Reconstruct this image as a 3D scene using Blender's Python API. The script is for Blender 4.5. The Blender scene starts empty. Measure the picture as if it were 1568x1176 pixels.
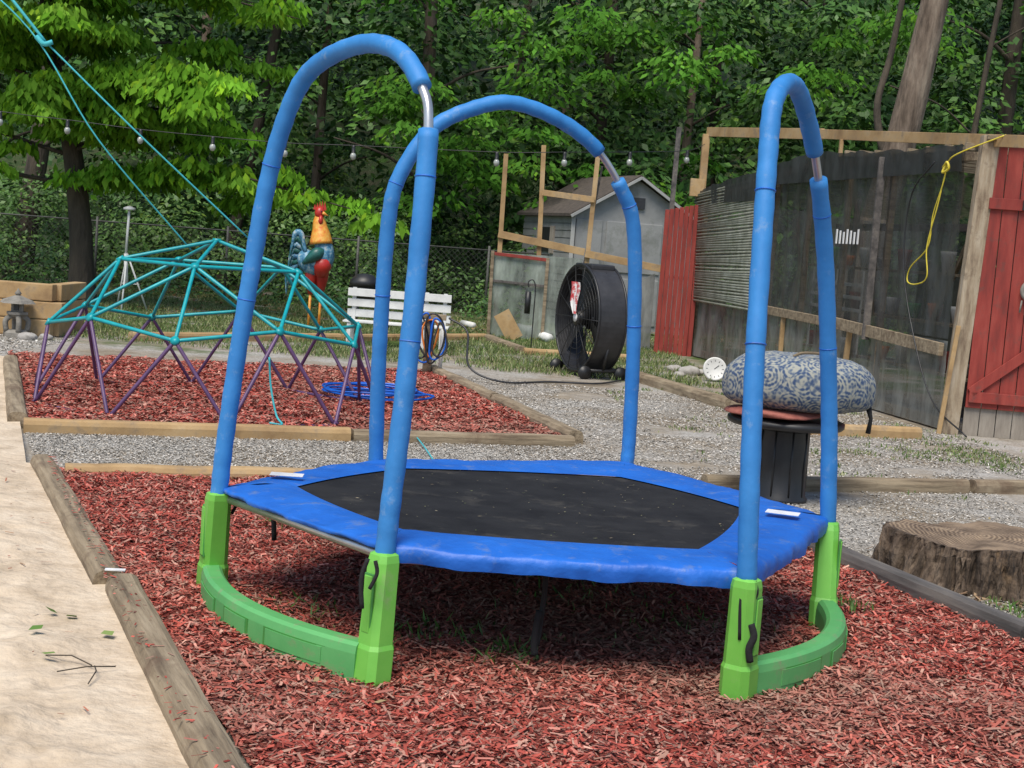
import bpy, bmesh, math, numpy as np
from mathutils import Vector, Matrix
rng=np.random.default_rng(7)
scn=bpy.context.scene
# ------------------------------------------------------------ helpers
def link(o,parent=None):
    scn.collection.objects.link(o)
    if parent is not None: o.parent=parent
    return o
def empty(name):
    o=bpy.data.objects.new(name,None); return link(o)
def mk(name,verts,faces,mat=None,parent=None,smooth=False):
    me=bpy.data.meshes.new(name); me.from_pydata([tuple(v) for v in verts],[],faces); me.update()
    if mat: me.materials.append(mat)
    if smooth:
        me.polygons.foreach_set("use_smooth",[True]*len(me.polygons))
    return link(bpy.data.objects.new(name,me),parent)
def frame_box(name,c,ax,ay,az,s,mat,parent=None,bev=0.0):
    c=Vector(c);ax=Vector(ax).normalized();ay=Vector(ay).normalized();az=Vector(az).normalized()
    bm=bmesh.new(); bmesh.ops.create_cube(bm,size=1)
    for v in bm.verts: v.co=Vector((v.co.x*s[0],v.co.y*s[1],v.co.z*s[2]))
    if bev>0: bmesh.ops.bevel(bm,geom=list(bm.edges),offset=bev,segments=2,affect='EDGES',profile=.6)
    for v in bm.verts: v.co=c+ax*v.co.x+ay*v.co.y+az*v.co.z
    me=bpy.data.meshes.new(name); bm.to_mesh(me); bm.free()
    if mat: me.materials.append(mat)
    return link(bpy.data.objects.new(name,me),parent)
def box(name,c,s,mat,parent=None,rz=0,bev=0.0):
    a=math.radians(rz)
    return frame_box(name,c,(math.cos(a),math.sin(a),0),(-math.sin(a),math.cos(a),0),(0,0,1),s,mat,parent,bev)
def beam(name,p,q,w,h,mat,parent=None,bev=.004,up=(0,0,1)):
    p=Vector(p);q=Vector(q);d=(q-p);L=d.length;d.normalize()
    u=Vector(up)
    if abs(d.dot(u))>.9: u=Vector((0,1,0))
    s=d.cross(u).normalized();u=s.cross(d)
    return frame_box(name,(p+q)/2,d,s,u,(L,w,h),mat,parent,bev)
def tube(name,pts,r,mat,parent=None,n=10,cap=True):
    P=[Vector(p) for p in pts]; m=len(P)
    if not hasattr(r,'__len__'): r=[r]*m
    T=[]
    for i in range(m):
        a=P[max(i-1,0)];b=P[min(i+1,m-1)];T.append((b-a).normalized())
    ref=Vector((0,0,1)) if abs(T[0].z)<.9 else Vector((1,0,0))
    N=T[0].cross(ref).normalized();V=[];F=[]
    for i in range(m):
        N=(N-T[i]*N.dot(T[i])).normalized();B=T[i].cross(N)
        for k in range(n):
            a=2*math.pi*k/n;V.append(P[i]+(N*math.cos(a)+B*math.sin(a))*r[i])
    for i in range(m-1):
        for k in range(n):
            F.append((i*n+k,i*n+(k+1)%n,(i+1)*n+(k+1)%n,(i+1)*n+k))
    if cap: F.append(tuple(range(n-1,-1,-1)));F.append(tuple((m-1)*n+k for k in range(n)))
    return mk(name,V,F,mat,parent,True)
def sweep(name,pts,prof,mat,parent=None,smooth=False):
    P=[Vector(p) for p in pts];m=len(P);n=len(prof);V=[];F=[]
    for i in range(m):
        t=(P[min(i+1,m-1)]-P[max(i-1,0)]);t.z=0;t.normalize();s=Vector((t.y,-t.x,0))
        for a,b in prof: V.append(P[i]+s*a+Vector((0,0,b)))
    for i in range(m-1):
        for k in range(n): F.append((i*n+k,i*n+(k+1)%n,(i+1)*n+(k+1)%n,(i+1)*n+k))
    F.append(tuple(range(n-1,-1,-1)));F.append(tuple((m-1)*n+k for k in range(n)))
    return mk(name,V,F,mat,parent,smooth)
def lathe(name,prof,c,mat,parent=None,n=32,sx=1,sy=1,smooth=True):
    V=[];F=[]
    for r,z in prof:
        for k in range(n):
            a=2*math.pi*k/n;V.append((c[0]+r*sx*math.cos(a),c[1]+r*sy*math.sin(a),c[2]+z))
    for i in range(len(prof)-1):
        for k in range(n): F.append((i*n+k,i*n+(k+1)%n,(i+1)*n+(k+1)%n,(i+1)*n+k))
    F.append(tuple(range(n-1,-1,-1)));F.append(tuple((len(prof)-1)*n+k for k in range(n)))
    return mk(name,V,F,mat,parent,smooth)
def catmull(P,n=8):
    P=[Vector(p) for p in P];Q=[P[0]*2-P[1]]+P+[P[-1]*2-P[-2]];o=[]
    for i in range(1,len(Q)-2):
        for k in range(n):
            t=k/n;a,b,c,d=Q[i-1],Q[i],Q[i+1],Q[i+2]
            o.append(.5*((2*b)+(c-a)*t+(2*a-5*b+4*c-d)*t*t+(3*b-a-3*c+d)*t**3))
    o.append(P[-1]);return o
def vn(x,y,seed=0):
    x=np.asarray(x,float);y=np.asarray(y,float)
    def h(i,j):
        v=np.sin(i*127.1+j*311.7+seed*74.7)*43758.5453;return v-np.floor(v)
    i=np.floor(x);j=np.floor(y);fx=x-i;fy=y-j;fx=fx*fx*(3-2*fx);fy=fy*fy*(3-2*fy)
    return (h(i,j)*(1-fx)+h(i+1,j)*fx)*(1-fy)+(h(i,j+1)*(1-fx)+h(i+1,j+1)*fx)*fy
def fbm(x,y,s,seed=0,o=3):
    r=0;a=.5
    for k in range(o): r=r+a*(vn(x*s*2**k,y*s*2**k,seed+k)-.5);a*=.5
    return r
# ------------------------------------------------------------ materials
def newmat(name):
    m=bpy.data.materials.new(name);m.use_nodes=True;nt=m.node_tree
    return m,nt,nt.nodes['Principled BSDF']
def pm(name,cols,scale=8,rough=.6,bump=.2,metal=0,detail=6,stretch=(1,1,1),dist=.01,spec=.5,pos=None,bscale=None,rot=None,stain=None):
    m,nt,b=newmat(name);N=nt.nodes;L=nt.links
    tc=N.new('ShaderNodeTexCoord');mp=N.new('ShaderNodeMapping');mp.inputs['Scale'].default_value=stretch
    if rot is not None:
        m0=N.new('ShaderNodeMapping');m0.inputs['Rotation'].default_value=(0,0,math.radians(rot));L.new(tc.outputs['Object'],m0.inputs[0]);L.new(m0.outputs[0],mp.inputs[0])
    else: L.new(tc.outputs['Object'],mp.inputs[0])
    no=N.new('ShaderNodeTexNoise');no.inputs['Scale'].default_value=scale;no.inputs['Detail'].default_value=detail;no.inputs['Roughness'].default_value=.65
    L.new(mp.outputs[0],no.inputs['Vector'])
    cr=N.new('ShaderNodeValToRGB');e=cr.color_ramp.elements
    k=len(cols)
    if pos is None: pos=[.32+.36*i/max(k-1,1) for i in range(k)]
    while len(e)<k: e.new(.5)
    for i,c in enumerate(cols): e[i].position=pos[i];e[i].color=(*c,1)
    L.new(no.outputs['Fac'],cr.inputs[0]);col=cr.outputs[0]
    if stain:
        sn=N.new('ShaderNodeTexNoise');sn.inputs['Scale'].default_value=stain[1];sn.inputs['Detail'].default_value=8;sn.inputs['Roughness'].default_value=.7;L.new(tc.outputs['Object'],sn.inputs['Vector'])
        mr=N.new('ShaderNodeMapRange');mr.inputs[1].default_value=stain[2];mr.inputs[2].default_value=stain[2]+.14;mr.inputs[3].default_value=0;mr.inputs[4].default_value=stain[3];L.new(sn.outputs['Fac'],mr.inputs[0])
        mx=N.new('ShaderNodeMix');mx.data_type='RGBA';L.new(mr.outputs[0],mx.inputs[0]);L.new(col,mx.inputs[6]);mx.inputs[7].default_value=(*stain[0],1);col=mx.outputs[2]
    L.new(col,b.inputs['Base Color'])
    b.inputs['Roughness'].default_value=rough;b.inputs['Metallic'].default_value=metal
    b.inputs['Specular IOR Level'].default_value=spec
    if bump:
        bp=N.new('ShaderNodeBump');bp.inputs['Strength'].default_value=bump;bp.inputs['Distance'].default_value=dist
        n2=N.new('ShaderNodeTexNoise');n2.inputs['Scale'].default_value=bscale or scale*3;n2.inputs['Detail'].default_value=5
        L.new(mp.outputs[0],n2.inputs['Vector']);L.new(n2.outputs['Fac'],bp.inputs['Height']);L.new(bp.outputs[0],b.inputs['Normal'])
    return m
def attrmat(name,rough=.7,trans=0.0,spec=.3):
    m,nt,b=newmat(name);N=nt.nodes;L=nt.links
    at=N.new('ShaderNodeAttribute');at.attribute_name='Col'
    if trans:
        d=N.new('ShaderNodeBsdfDiffuse');L.new(at.outputs['Color'],d.inputs['Color'])
        t=N.new('ShaderNodeBsdfTranslucent');L.new(at.outputs['Color'],t.inputs['Color'])
        mx=N.new('ShaderNodeMixShader');mx.inputs[0].default_value=trans
        L.new(d.outputs[0],mx.inputs[1]);L.new(t.outputs[0],mx.inputs[2]);L.new(mx.outputs[0],N['Material Output'].inputs[0])
    else:
        L.new(at.outputs['Color'],b.inputs['Base Color']);b.inputs['Roughness'].default_value=rough
        b.inputs['Specular IOR Level'].default_value=spec
    return m
foam=pm('blue_foam',[(.020,.17,.46),(.035,.23,.58)],6,.6,.35,dist=.003,bscale=45,stain=((.28,.38,.5),16,.57,.45))
padm=pm('blue_vinyl',[(.005,.095,.44),(.012,.14,.58)],4,.5,.7,dist=.014,bscale=11,stain=((.14,.20,.34),11,.55,.65))
greenm=pm('green_plastic',[(.14,.45,.06),(.19,.53,.08)],5,.5,.1,dist=.002,stain=((.32,.36,.2),9,.58,.55))
greenb=pm('green_plastic_base',[(.08,.33,.10),(.12,.40,.13)],4,.5,.1,dist=.002,stain=((.28,.22,.15),10,.56,.6))
greend=pm('green_groove_shade',[(.05,.22,.05),(.06,.26,.05)],5,.5,0)  # recess shade put in as a darker green
matm=pm('mesh_fabric',[(.014,.014,.016),(.026,.026,.028)],6,.9,.3,dist=.002,bscale=300,spec=.15,stain=((.085,.078,.068),5,.55,.45))
steel=pm('galvanised_steel',[(.45,.46,.47),(.6,.6,.6)],10,.35,.1,metal=.8,dist=.002)
blackp=pm('black_plastic',[(.012,.012,.013),(.022,.022,.024)],8,.45,.1,dist=.002)
blackw=pm('black_webbing',[(.008,.008,.009),(.015,.015,.016)],30,.9,.3)
label=pm('white_label',[(.6,.6,.6),(.8,.8,.8)],14,.6,.3,dist=.003)
timber_new=pm('treated_timber',[(.26,.16,.075),(.40,.26,.12),(.50,.36,.2)],3,.8,.5,dist=.006,stain=((.18,.13,.09),6,.52,.65))
def oldt(n,rot): return pm(n,[(.11,.08,.05),(.24,.185,.12),(.35,.28,.19)],16,.9,.9,dist=.008,bscale=40,stretch=(.12,1.3,1),rot=rot,stain=((.11,.065,.04),3,.52,.65))
timber_old=oldt('weathered_timber',0);timber_oldA=oldt('weathered_timber_a',66.5);timber_oldB=oldt('weathered_timber_b',-19)
timber_dark=pm('dark_timber',[(.045,.042,.04),(.10,.09,.085),(.17,.15,.13)],12,.9,.8,dist=.006,stretch=(.15,1.2,1),rot=70)
redm=pm('red_painted_wood',[(.17,.022,.016),(.26,.032,.022),(.31,.05,.035)],4,.7,.5,stretch=(3,3,.5),dist=.004,stain=((.11,.05,.04),8,.55,.65))
greywood=pm('grey_boards',[(.20,.17,.14),(.34,.30,.25)],4,.85,.5,stretch=(4,4,.7),dist=.005)
bark=pm('bark',[(.07,.05,.035),(.16,.12,.09),(.26,.21,.16)],6,.95,1,stretch=(1,1,.2),dist=.05,bscale=14)
barks=pm('bark_stump',[(.03,.020,.013),(.09,.062,.042),(.19,.14,.10)],12,.95,1,stretch=(1,1,.4),dist=.04,bscale=26,stain=((.28,.18,.10),5,.56,.6))
barkd=pm('bark_dark',[(.035,.028,.022),(.09,.07,.05)],6,.95,1,stretch=(1,1,.25),dist=.04)
siding=pm('grey_siding',[(.22,.22,.215),(.32,.32,.31)],2,.6,.1,stain=((.14,.15,.12),3,.52,.6))
fascia=pm('grey_trim',[(.30,.30,.29),(.40,.40,.38)],3,.6,.1)
white=pm('white_paint',[(.55,.55,.53),(.74,.74,.72)],6,.5,.15,dist=.003,stain=((.3,.3,.26),6,.6,.5))
roofm=pm('dark_shingles',[(.045,.036,.03),(.10,.08,.065)],12,.9,.6)
teal=pm('teal_paint',[(.0,.24,.28),(.005,.36,.39)],8,.4,.1,dist=.002)
purple=pm('purple_paint',[(.07,.035,.10),(.13,.065,.16)],8,.45,.1,dist=.002)
dkmetal=pm('dark_grey_metal',[(.022,.022,.025),(.04,.04,.044)],8,.45,.1,dist=.002)
ropem=pm('teal_rope',[(.03,.35,.40),(.06,.45,.5)],40,.7,.2)
hoseb=pm('blue_hose',[(.0,.08,.45),(.01,.13,.6)],8,.35,0)
orange=pm('orange_cord',[(.6,.16,.02),(.7,.22,.03)],8,.5,0)
yellow=pm('yellow_rope',[(.60,.48,.02),(.70,.58,.08)],20,.6,.1)
stonem=pm('stone',[(.14,.13,.11),(.27,.25,.22)],10,.9,.6)
terra=pm('rock',[(.24,.22,.20),(.42,.40,.37)],7,.9,.6)
glassb=pm('bulb_glass',[(.22,.24,.22),(.4,.42,.38)],5,.08,0,spec=.9)
leafm=attrmat('leaf_translucent',.55,.34);leafd=attrmat('leaf',.5,0,.35);chipm=attrmat('mulch_chip',.85,0,.2);pebm=attrmat('pebble',.85,0,.25)  # first leaf material is translucent; leaf colours come from the attribute
def groundmat():
    m,nt,b=newmat('yard_ground');N=nt.nodes;L=nt.links
    tc=N.new('ShaderNodeTexCoord')
    def noise(s,d=8):
        n=N.new('ShaderNodeTexNoise');n.inputs['Scale'].default_value=s;n.inputs['Detail'].default_value=d;n.inputs['Roughness'].default_value=.65;L.new(tc.outputs['Object'],n.inputs['Vector']);return n.outputs['Fac']
    def ramp(f,st):
        c=N.new('ShaderNodeValToRGB');e=c.color_ramp.elements
        while len(e)<len(st): e.new(.5)
        for i,(p,q) in enumerate(st): e[i].position=p;e[i].color=(*q,1)
        L.new(f,c.inputs[0]);return c.outputs[0]
    def mix(f,a,bb):
        x=N.new('ShaderNodeMix');x.data_type='RGBA';L.new(f,x.inputs[0]);L.new(a,x.inputs[6]);L.new(bb,x.inputs[7]);return x.outputs[2]
    vo=N.new('ShaderNodeTexVoronoi');vo.inputs['Scale'].default_value=60;L.new(tc.outputs['Object'],vo.inputs['Vector'])
    grav=ramp(vo.outputs['Color'],[(.1,(.24,.225,.20)),(.5,(.34,.32,.29)),(.9,(.46,.44,.41))])
    dirt=ramp(noise(5),[(.3,(.15,.12,.085)),(.55,(.27,.225,.17)),(.75,(.42,.365,.29))])
    grass=ramp(noise(14),[(.3,(.03,.055,.012)),(.7,(.10,.15,.035))])
    gd=mix(ramp(noise(.9),[(.40,(0,0,0)),(.58,(1,1,1))]),grav,dirt)
    sx=N.new('ShaderNodeSeparateXYZ');L.new(tc.outputs['Object'],sx.inputs[0])
    mr=N.new('ShaderNodeMapRange');mr.inputs[1].default_value=13;mr.inputs[2].default_value=21;mr.inputs[3].default_value=-.16;mr.inputs[4].default_value=.12;L.new(sx.outputs['Y'],mr.inputs[0])
    ad=N.new('ShaderNodeMath');ad.operation='ADD';L.new(noise(.7),ad.inputs[0]);L.new(mr.outputs[0],ad.inputs[1])
    al=mix(ramp(ad.outputs[0],[(.5,(0,0,0)),(.62,(1,1,1))]),gd,grass)
    L.new(al,b.inputs['Base Color']);b.inputs['Roughness'].default_value=.95;b.inputs['Specular IOR Level'].default_value=.2
    bp=N.new('ShaderNodeBump');bp.inputs['Strength'].default_value=.5;bp.inputs['Distance'].default_value=.012;L.new(vo.outputs['Distance'],bp.inputs['Height']);L.new(bp.outputs[0],b.inputs['Normal'])
    return m
gm=groundmat()
mulchm=pm('mulch_base',[(.08,.022,.015),(.22,.05,.035),(.33,.10,.075)],30,.95,1,dist=.02,bscale=60)
sandm=pm('sand',[(.42,.325,.225),(.56,.45,.33),(.65,.54,.41)],5,.95,.8,dist=.02,bscale=22,stain=((.36,.27,.18),2.2,.55,.5))
# ------------------------------------------------------------ world / sun / camera
w=bpy.data.worlds.new('World');scn.world=w;w.use_nodes=True;nt=w.node_tree
sky=nt.nodes.new('ShaderNodeTexSky');sky.sky_type='NISHITA';sky.sun_disc=False
EL,AZ=math.radians(60),math.radians(200)
sky.sun_elevation=EL;sky.sun_rotation=AZ
nt.links.new(sky.outputs[0],nt.nodes['Background'].inputs[0]);nt.nodes['Background'].inputs[1].default_value=.15
sd=bpy.data.lights.new('sun','SUN');sd.energy=4.1;sd.angle=math.radians(32);sd.color=(1,.94,.83)
so=link(bpy.data.objects.new('sun',sd))
dirv=Vector((math.sin(AZ)*math.cos(EL),math.cos(AZ)*math.cos(EL),math.sin(EL)))
so.rotation_euler=dirv.to_track_quat('Z','Y').to_euler()
cd=bpy.data.cameras.new('camera');cam=link(bpy.data.objects.new('camera',cd));scn.camera=cam
p=math.radians(5.5);r=math.radians(4.3);cd.sensor_width=36;cd.lens=2250/1568*36;cd.clip_end=500;cd.clip_start=.05
fw=Vector((0,math.cos(p),-math.sin(p)));up=Vector((0,math.sin(p),math.cos(p)));rt=Vector((1,0,0))
R=rt*math.cos(r)+up*math.sin(r);U=-rt*math.sin(r)+up*math.cos(r)
M=Matrix((R,U,-fw)).transposed().to_4x4();M.translation=Vector((0,0,1.45));cam.matrix_world=M
scn.view_settings.view_transform='Standard';scn.view_settings.look='None';scn.view_settings.exposure=0
# ------------------------------------------------------------ particle-like meshes
def flakes(name,C,D,S,Lh,Wh,col,mat,parent=None,rect=False):
    N=len(C);Lh=np.broadcast_to(np.asarray(Lh).reshape(-1,1),(N,1));Wh=np.broadcast_to(np.asarray(Wh).reshape(-1,1),(N,1))
    if rect: vs=[C-D*Lh/2-S*Wh/2,C-D*Lh/2+S*Wh/2,C+D*Lh/2+S*Wh/2,C+D*Lh/2-S*Wh/2]
    else: vs=[C-D*Lh/2,C+S*Wh/2-D*Lh*.08,C+D*Lh/2,C-S*Wh/2-D*Lh*.08]
    V=np.stack(vs,1).reshape(-1,3).astype(np.float32)
    me=bpy.data.meshes.new(name);me.vertices.add(4*N);me.vertices.foreach_set('co',V.ravel())
    me.loops.add(4*N);me.loops.foreach_set('vertex_index',np.arange(4*N,dtype=np.int32))
    me.polygons.add(N);me.polygons.foreach_set('loop_start',np.arange(0,4*N,4,dtype=np.int32))
    try: me.polygons.foreach_set('loop_total',np.full(N,4,dtype=np.int32))
    except Exception: pass
    a=me.color_attributes.new('Col','FLOAT_COLOR','POINT')
    cc=np.concatenate([np.clip(col,0,1),np.ones((N,1))],1);a.data.foreach_set('color',np.repeat(cc,4,0).astype(np.float32).ravel())
    me.materials.append(mat);me.update(calc_edges=True);me.validate()
    return link(bpy.data.objects.new(name,me),parent)
def unit(v): return v/np.maximum(np.linalg.norm(v,axis=1,keepdims=True),1e-6)
def ortho(D):
    r_=rng.normal(size=D.shape);return unit(np.cross(D,r_))
def palette(N,cols,jit=.12):
    cols=np.array(cols);w_=rng.random(N)*(len(cols)-1);i=np.minimum(w_.astype(int),len(cols)-2);f=(w_-i)[:,None]
    c=cols[i]*(1-f)+cols[i+1]*f;return c*(1+rng.normal(size=(N,1))*jit)
def bil(q,u,v):
    q=np.array(q,float);u=u[:,None];v=v[:,None];return q[0]*(1-u)*(1-v)+q[1]*u*(1-v)+q[2]*u*v+q[3]*(1-u)*v
def patch(name,q,nu,nv,zf,mat,parent=None):
    u,v=np.meshgrid(np.linspace(0,1,nu),np.linspace(0,1,nv));P=bil(q,u.ravel(),v.ravel());z=zf(P[:,0],P[:,1])
    V=np.column_stack([P,z]);F=[(j*nu+i,j*nu+i+1,(j+1)*nu+i+1,(j+1)*nu+i) for j in range(nv-1) for i in range(nu-1)]
    return mk(name,V.tolist(),F,mat,parent,True)
def chips(name,q,N,zf,cols,Lr,Wr,mat,parent=None,tilt=.3,rect=True,zo=.008,keep=None,tone=0):
    u=rng.random(N);v=rng.random(N);P=bil(q,u,v)
    if keep is not None:
        P=P[keep(P[:,0],P[:,1])];N=len(P)
    z=zf(P[:,0],P[:,1])+rng.random(N)*zo*2
    a=rng.random(N)*2*np.pi;D=unit(np.column_stack([np.cos(a),np.sin(a),rng.normal(size=N)*tilt]))
    up_=unit(np.column_stack([rng.normal(size=N)*tilt,rng.normal(size=N)*tilt,np.ones(N)]));S=unit(np.cross(D,up_))
    Lh=Lr[0]+(Lr[1]-Lr[0])*rng.random(N)**1.7;Wh=Wr[0]+(Wr[1]-Wr[0])*rng.random(N)
    col=palette(N,cols,.22)
    if tone:
        t=np.clip(fbm(P[:,0],P[:,1],1.1,31,4)*2.2+.02,0,1)[:,None]
        d=np.clip(1-np.hypot(P[:,0]-.15,(P[:,1]-5.5)*.8)/1.0,0,1)[:,None]
        t=np.clip(t+d*.5,0,.75)*tone
        col=col*(1-t)+t*np.array([.27,.18,.135])*(.6+.8*rng.random((N,1)))
        col=col*(1+.5*fbm(P[:,0],P[:,1],2.5,77,3))[:,None]
    return flakes(name,np.column_stack([P,z]),D,S,Lh,Wh,col,mat,parent,rect)
# ------------------------------------------------------------ GROUND
mk('ground',[(-150,-40,0),(150,-40,0),(150,48,0),(-150,48,0)],[(0,1,2,3)],gm)
nx,ny=90,24;V=[];F=[]
for j in range(ny):
    for i in range(nx):
        x=-90+180*i/(nx-1);y=34+56*j/(ny-1);z=-.05+max(0,(y-36))*.42*min(1,(y-34)/12)+.5*float(fbm(x,y,.2,3));V.append((x,y,z if j else -.2))
for j in range(ny-1):
    for i in range(nx-1): F.append((j*nx+i,j*nx+i+1,(j+1)*nx+i+1,(j+1)*nx+i))
shade_soilm=pm('woods_shade_and_soil',[(.012,.022,.006),(.03,.055,.012),(.06,.06,.03)],3,.95,.8,dist=.1)  # shade inside the woods painted as dark green-brown; also used as bed soil
mk('dark_woods_backdrop',V,F,shade_soilm,None,True)  # added dark slope: makes foliage gaps look shaded and blocks the sky
mz=lambda x,y:.012+.06*fbm(x,y,1.3,1)+.05*fbm(x,y,6,4)
FRONT=[(-2.48,7.85),(1.0,9.0),(3.15,2.6),(-.22,2.9)]
bed=empty('mulch_bed')
patch('mulch_surface',FRONT,110,160,lambda x,y:mz(x,y)+.012,mulchm,bed)
MC=[(.13,.03,.022),(.30,.055,.04),(.43,.09,.065),(.38,.075,.055),(.50,.18,.14),(.44,.25,.19),(.25,.13,.10)]
chips('mulch_chips',FRONT,150000,lambda x,y:mz(x,y)+.014,MC,(.010,.058),(.003,.0105),chipm,bed,.30,tone=1)
chips('mulch_on_timber',[(-2.5,7.9),(-2.44,7.9),(-.46,3.2),(-.58,3.2)],260,lambda x,y:.108+0*x,MC,(.01,.04),(.003,.009),chipm,bed,.1,zo=.002)
DOME=[(-4.9,14.2),(-.85,15.5),(.44,10.75),(-3.14,9.45)]
bed2=empty('mulch_bed')
patch('mulch_surface',DOME,60,60,lambda x,y:mz(x,y)+.012,mulchm,bed2)
chips('mulch_chips',DOME,60000,lambda x,y:mz(x,y)+.014,MC,(.02,.07),(.006,.018),chipm,bed2,.25,tone=.6)
def bdist(x,y):
    # distance to the left of the timber line
    ax,ay,bx,by=-2.62,7.95,-.42,2.9;ln=math.hypot(bx-ax,by-ay);return np.abs((x-ax)*(by-ay)-(y-ay)*(bx-ax))/ln
def sz(x,y):
    b_=fbm(x,y,2.6,9,4)*.12; f=fbm(x*1.0,y*.8,7,15,2);z=.06+b_+.085*f-.05*np.clip(.12-np.abs(fbm(x,y,3.3,40,2)),0,1)+.02*fbm(x,y,22,5,2)
    k=np.clip(bdist(x,y)/.4,0,1)
    return np.maximum(z,.012)*k+(1-k)*(.045+.02*fbm(x,y,5,3))
SAND=[(-9.5,13.9),(-4.6,13.4),(-2.62,7.95),(-9.5,7.95)];SAND2=[(-7,7.99),(-2.60,7.99),(-1.49,5.45),(-7,5.45)];SAND3=[(-6,5.49),(-1.48,5.49),(-.42,2.9),(-6,2.9)]
sb=empty('sand_pit')
patch('sand_far',SAND,110,120,sz,sandm,sb);patch('sand_mid',SAND2,190,110,sz,sandm,sb);patch('sand_near',SAND3,230,130,sz,sandm,sb)
chips('sand_debris',[(-4,8),(-2.7,8),(-.6,3.2),(-3,3.2)],260,lambda x,y:sz(x,y)+.004,[(.3,.17,.09),(.35,.10,.07),(.2,.13,.08)],(.01,.06),(.003,.008),chipm,sb,.1)
chips('sand_leaf',[(-1.75,5.0),(-1.35,5.0),(-1.15,4.4),(-1.6,4.4)],5,lambda x,y:sz(x,y)+.008,[(.10,.2,.04),(.15,.2,.06)],(.05,.08),(.03,.05),chipm,sb,.2,False)
for k,(x,y,a) in enumerate([(-1.22,4.35,.4),(-1.18,4.3,1.6),(-1.3,4.45,2.6)]):
    z=float(sz(np.array([x]),np.array([y]))[0])+.012;tube('twig_%d'%k,[(x-.09*math.cos(a),y-.09*math.sin(a),z),(x,y,z+.012),(x+.09*math.cos(a+.3),y+.09*math.sin(a+.3),z)],.0022,barkd,sb,5)
gz=lambda x,y:.002+0*x
GC=[(.22,.205,.18),(.32,.30,.27),(.42,.40,.36),(.50,.47,.43),(.36,.30,.23)]
gr=empty('gravel')
kp=lambda x,y:(vn(x*1.4,y*1.4,51)+.4*vn(x*5,y*5,52))>.42
chips('path_pebbles',[(-3.1,9.35),(.5,10.7),(1.6,9.3),(-2.55,7.95)],50000,gz,GC,(.008,.024),(.007,.017),pebm,gr,.25,False,.004)
chips('right_pebbles',[(1.1,9.1),(3.8,10.2),(5.0,4.5),(2.6,4.6)],55000,gz,GC,(.008,.024),(.007,.017),pebm,gr,.25,False,.004,kp)
chips('yard_pebbles',[(-.6,15.5),(3.6,15.0),(4.6,10.4),(.8,9.4)],50000,gz,GC,(.010,.030),(.008,.022),pebm,gr,.25,False,.004,kp)
chips('left_pebbles',[(-9,16.6),(-4.9,16.6),(-4.9,13.8),(-9,13.8)],12000,gz,GC,(.015,.04),(.012,.03),pebm,gr,.3,False,.004)
def grass(name,q,N,h,dens=.5,seed=2,cols=None):
    u=rng.random(N);v=rng.random(N);P=bil(q,u,v);k=(.6*vn(P[:,0]*1.3,P[:,1]*1.3,seed)+.4*vn(P[:,0]*5,P[:,1]*5,seed+3)+.25*rng.random(N))>dens;P=P[k];n=len(P)
    D=unit(np.column_stack([rng.normal(size=n)*.5,rng.normal(size=n)*.5,np.ones(n)]));S=ortho(D);Lh=h*(.4+rng.random(n))
    C=np.column_stack([P,Lh*.4]);cols=cols or [(.05,.09,.02),(.10,.16,.04),(.19,.23,.08),(.28,.25,.13)]
    flakes(name,C,D,S,Lh,.008+.006*rng.random(n),palette(n,cols,.15),leafd)
grass('grass_tufts',[(.9,16),(3.2,15.5),(5.5,9.5),(1.3,9.4)],30000,.035,.80)
grass('edge_grass',[(1.4,9.0),(4.6,9.6),(4.5,5.5),(2.25,6.2)],14000,.03,.86,9)
grass('lawn_grass',[(-9,29),(2.2,29),(2.4,16.2),(-5.4,16.6)],90000,.075,.52)
grass('weeds',[(-2,8),(1,8.8),(3,3.2),(-.3,3.2)],16000,.05,1.02,11)
for k,(x,y,s) in enumerate([(-.25,5.15,.16),(.05,5.0,.12),(.75,5.6,.16),(-.75,5.35,.14),(1.45,6.1,.08),(.35,5.9,.2),(2.32,6.2,.10),(-1.05,6.9,.1)]):
    n=80;P=np.column_stack([x+rng.normal(size=n)*s*.7,y+rng.normal(size=n)*s*.7]);D=unit(np.column_stack([rng.normal(size=n)*.6,rng.normal(size=n)*.6,np.ones(n)]));Lh=.03+.05*rng.random(n)
    flakes('weed_clump',np.column_stack([P,.02+Lh*.4]),D,ortho(D),Lh,.004+.008*rng.random(n),palette(n,[(.05,.11,.02),(.10,.20,.04)],.15),leafd)
# ------------------------------------------------------------ timbers
def timber(name,p,q,w,h,mat,parent=None,z0=0,seg=14):
    p=Vector((p[0],p[1],z0));q=Vector((q[0],q[1],z0));s=(q-p).cross(Vector((0,0,1))).normalized()
    pts=[p.lerp(q,i/seg)+s*float(fbm(i*.6,p.x*3,1,5))*.014 +Vector((0,0,float(fbm(i*.5,p.y,1,8))*.014)) for i in range(seg+1)]
    k=w*.5;pr=[(-k,-.02),(k,-.02),(k,h*.62),(k*.8,h*.9),(k*.45,h),(-k*.45,h),(-k*.8,h*.9),(-k,h*.62)]
    return sweep(name,pts,pr,mat,parent)
e=empty('landscape_timber_border')
timber('timber_1',(-2.55,8.0),(-1.47,5.47),.12,.10,timber_oldA,e);timber('timber_2',(-1.40,5.40),(-.52,3.25),.125,.11,timber_oldA,e)
timber('timber_3',(-.50,3.2),(-.1,2.2),.125,.10,timber_oldA,e)
box('timber_tag',(-1.44,5.44,.112),(.075,.028,.004),label,e,rz=8)
timber('timber_4',(-2.38,7.86),(-.2,8.62),.12,.08,timber_new,e);timber('timber_5',(-.18,8.63),(1.0,9.03),.12,.08,timber_new,e)
timber('timber_6',(1.25,9.14),(3.1,9.82),.1,.09,timber_oldB,e);timber('timber_7',(3.15,9.84),(5.6,10.75),.1,.09,timber_oldB,e)
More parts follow.
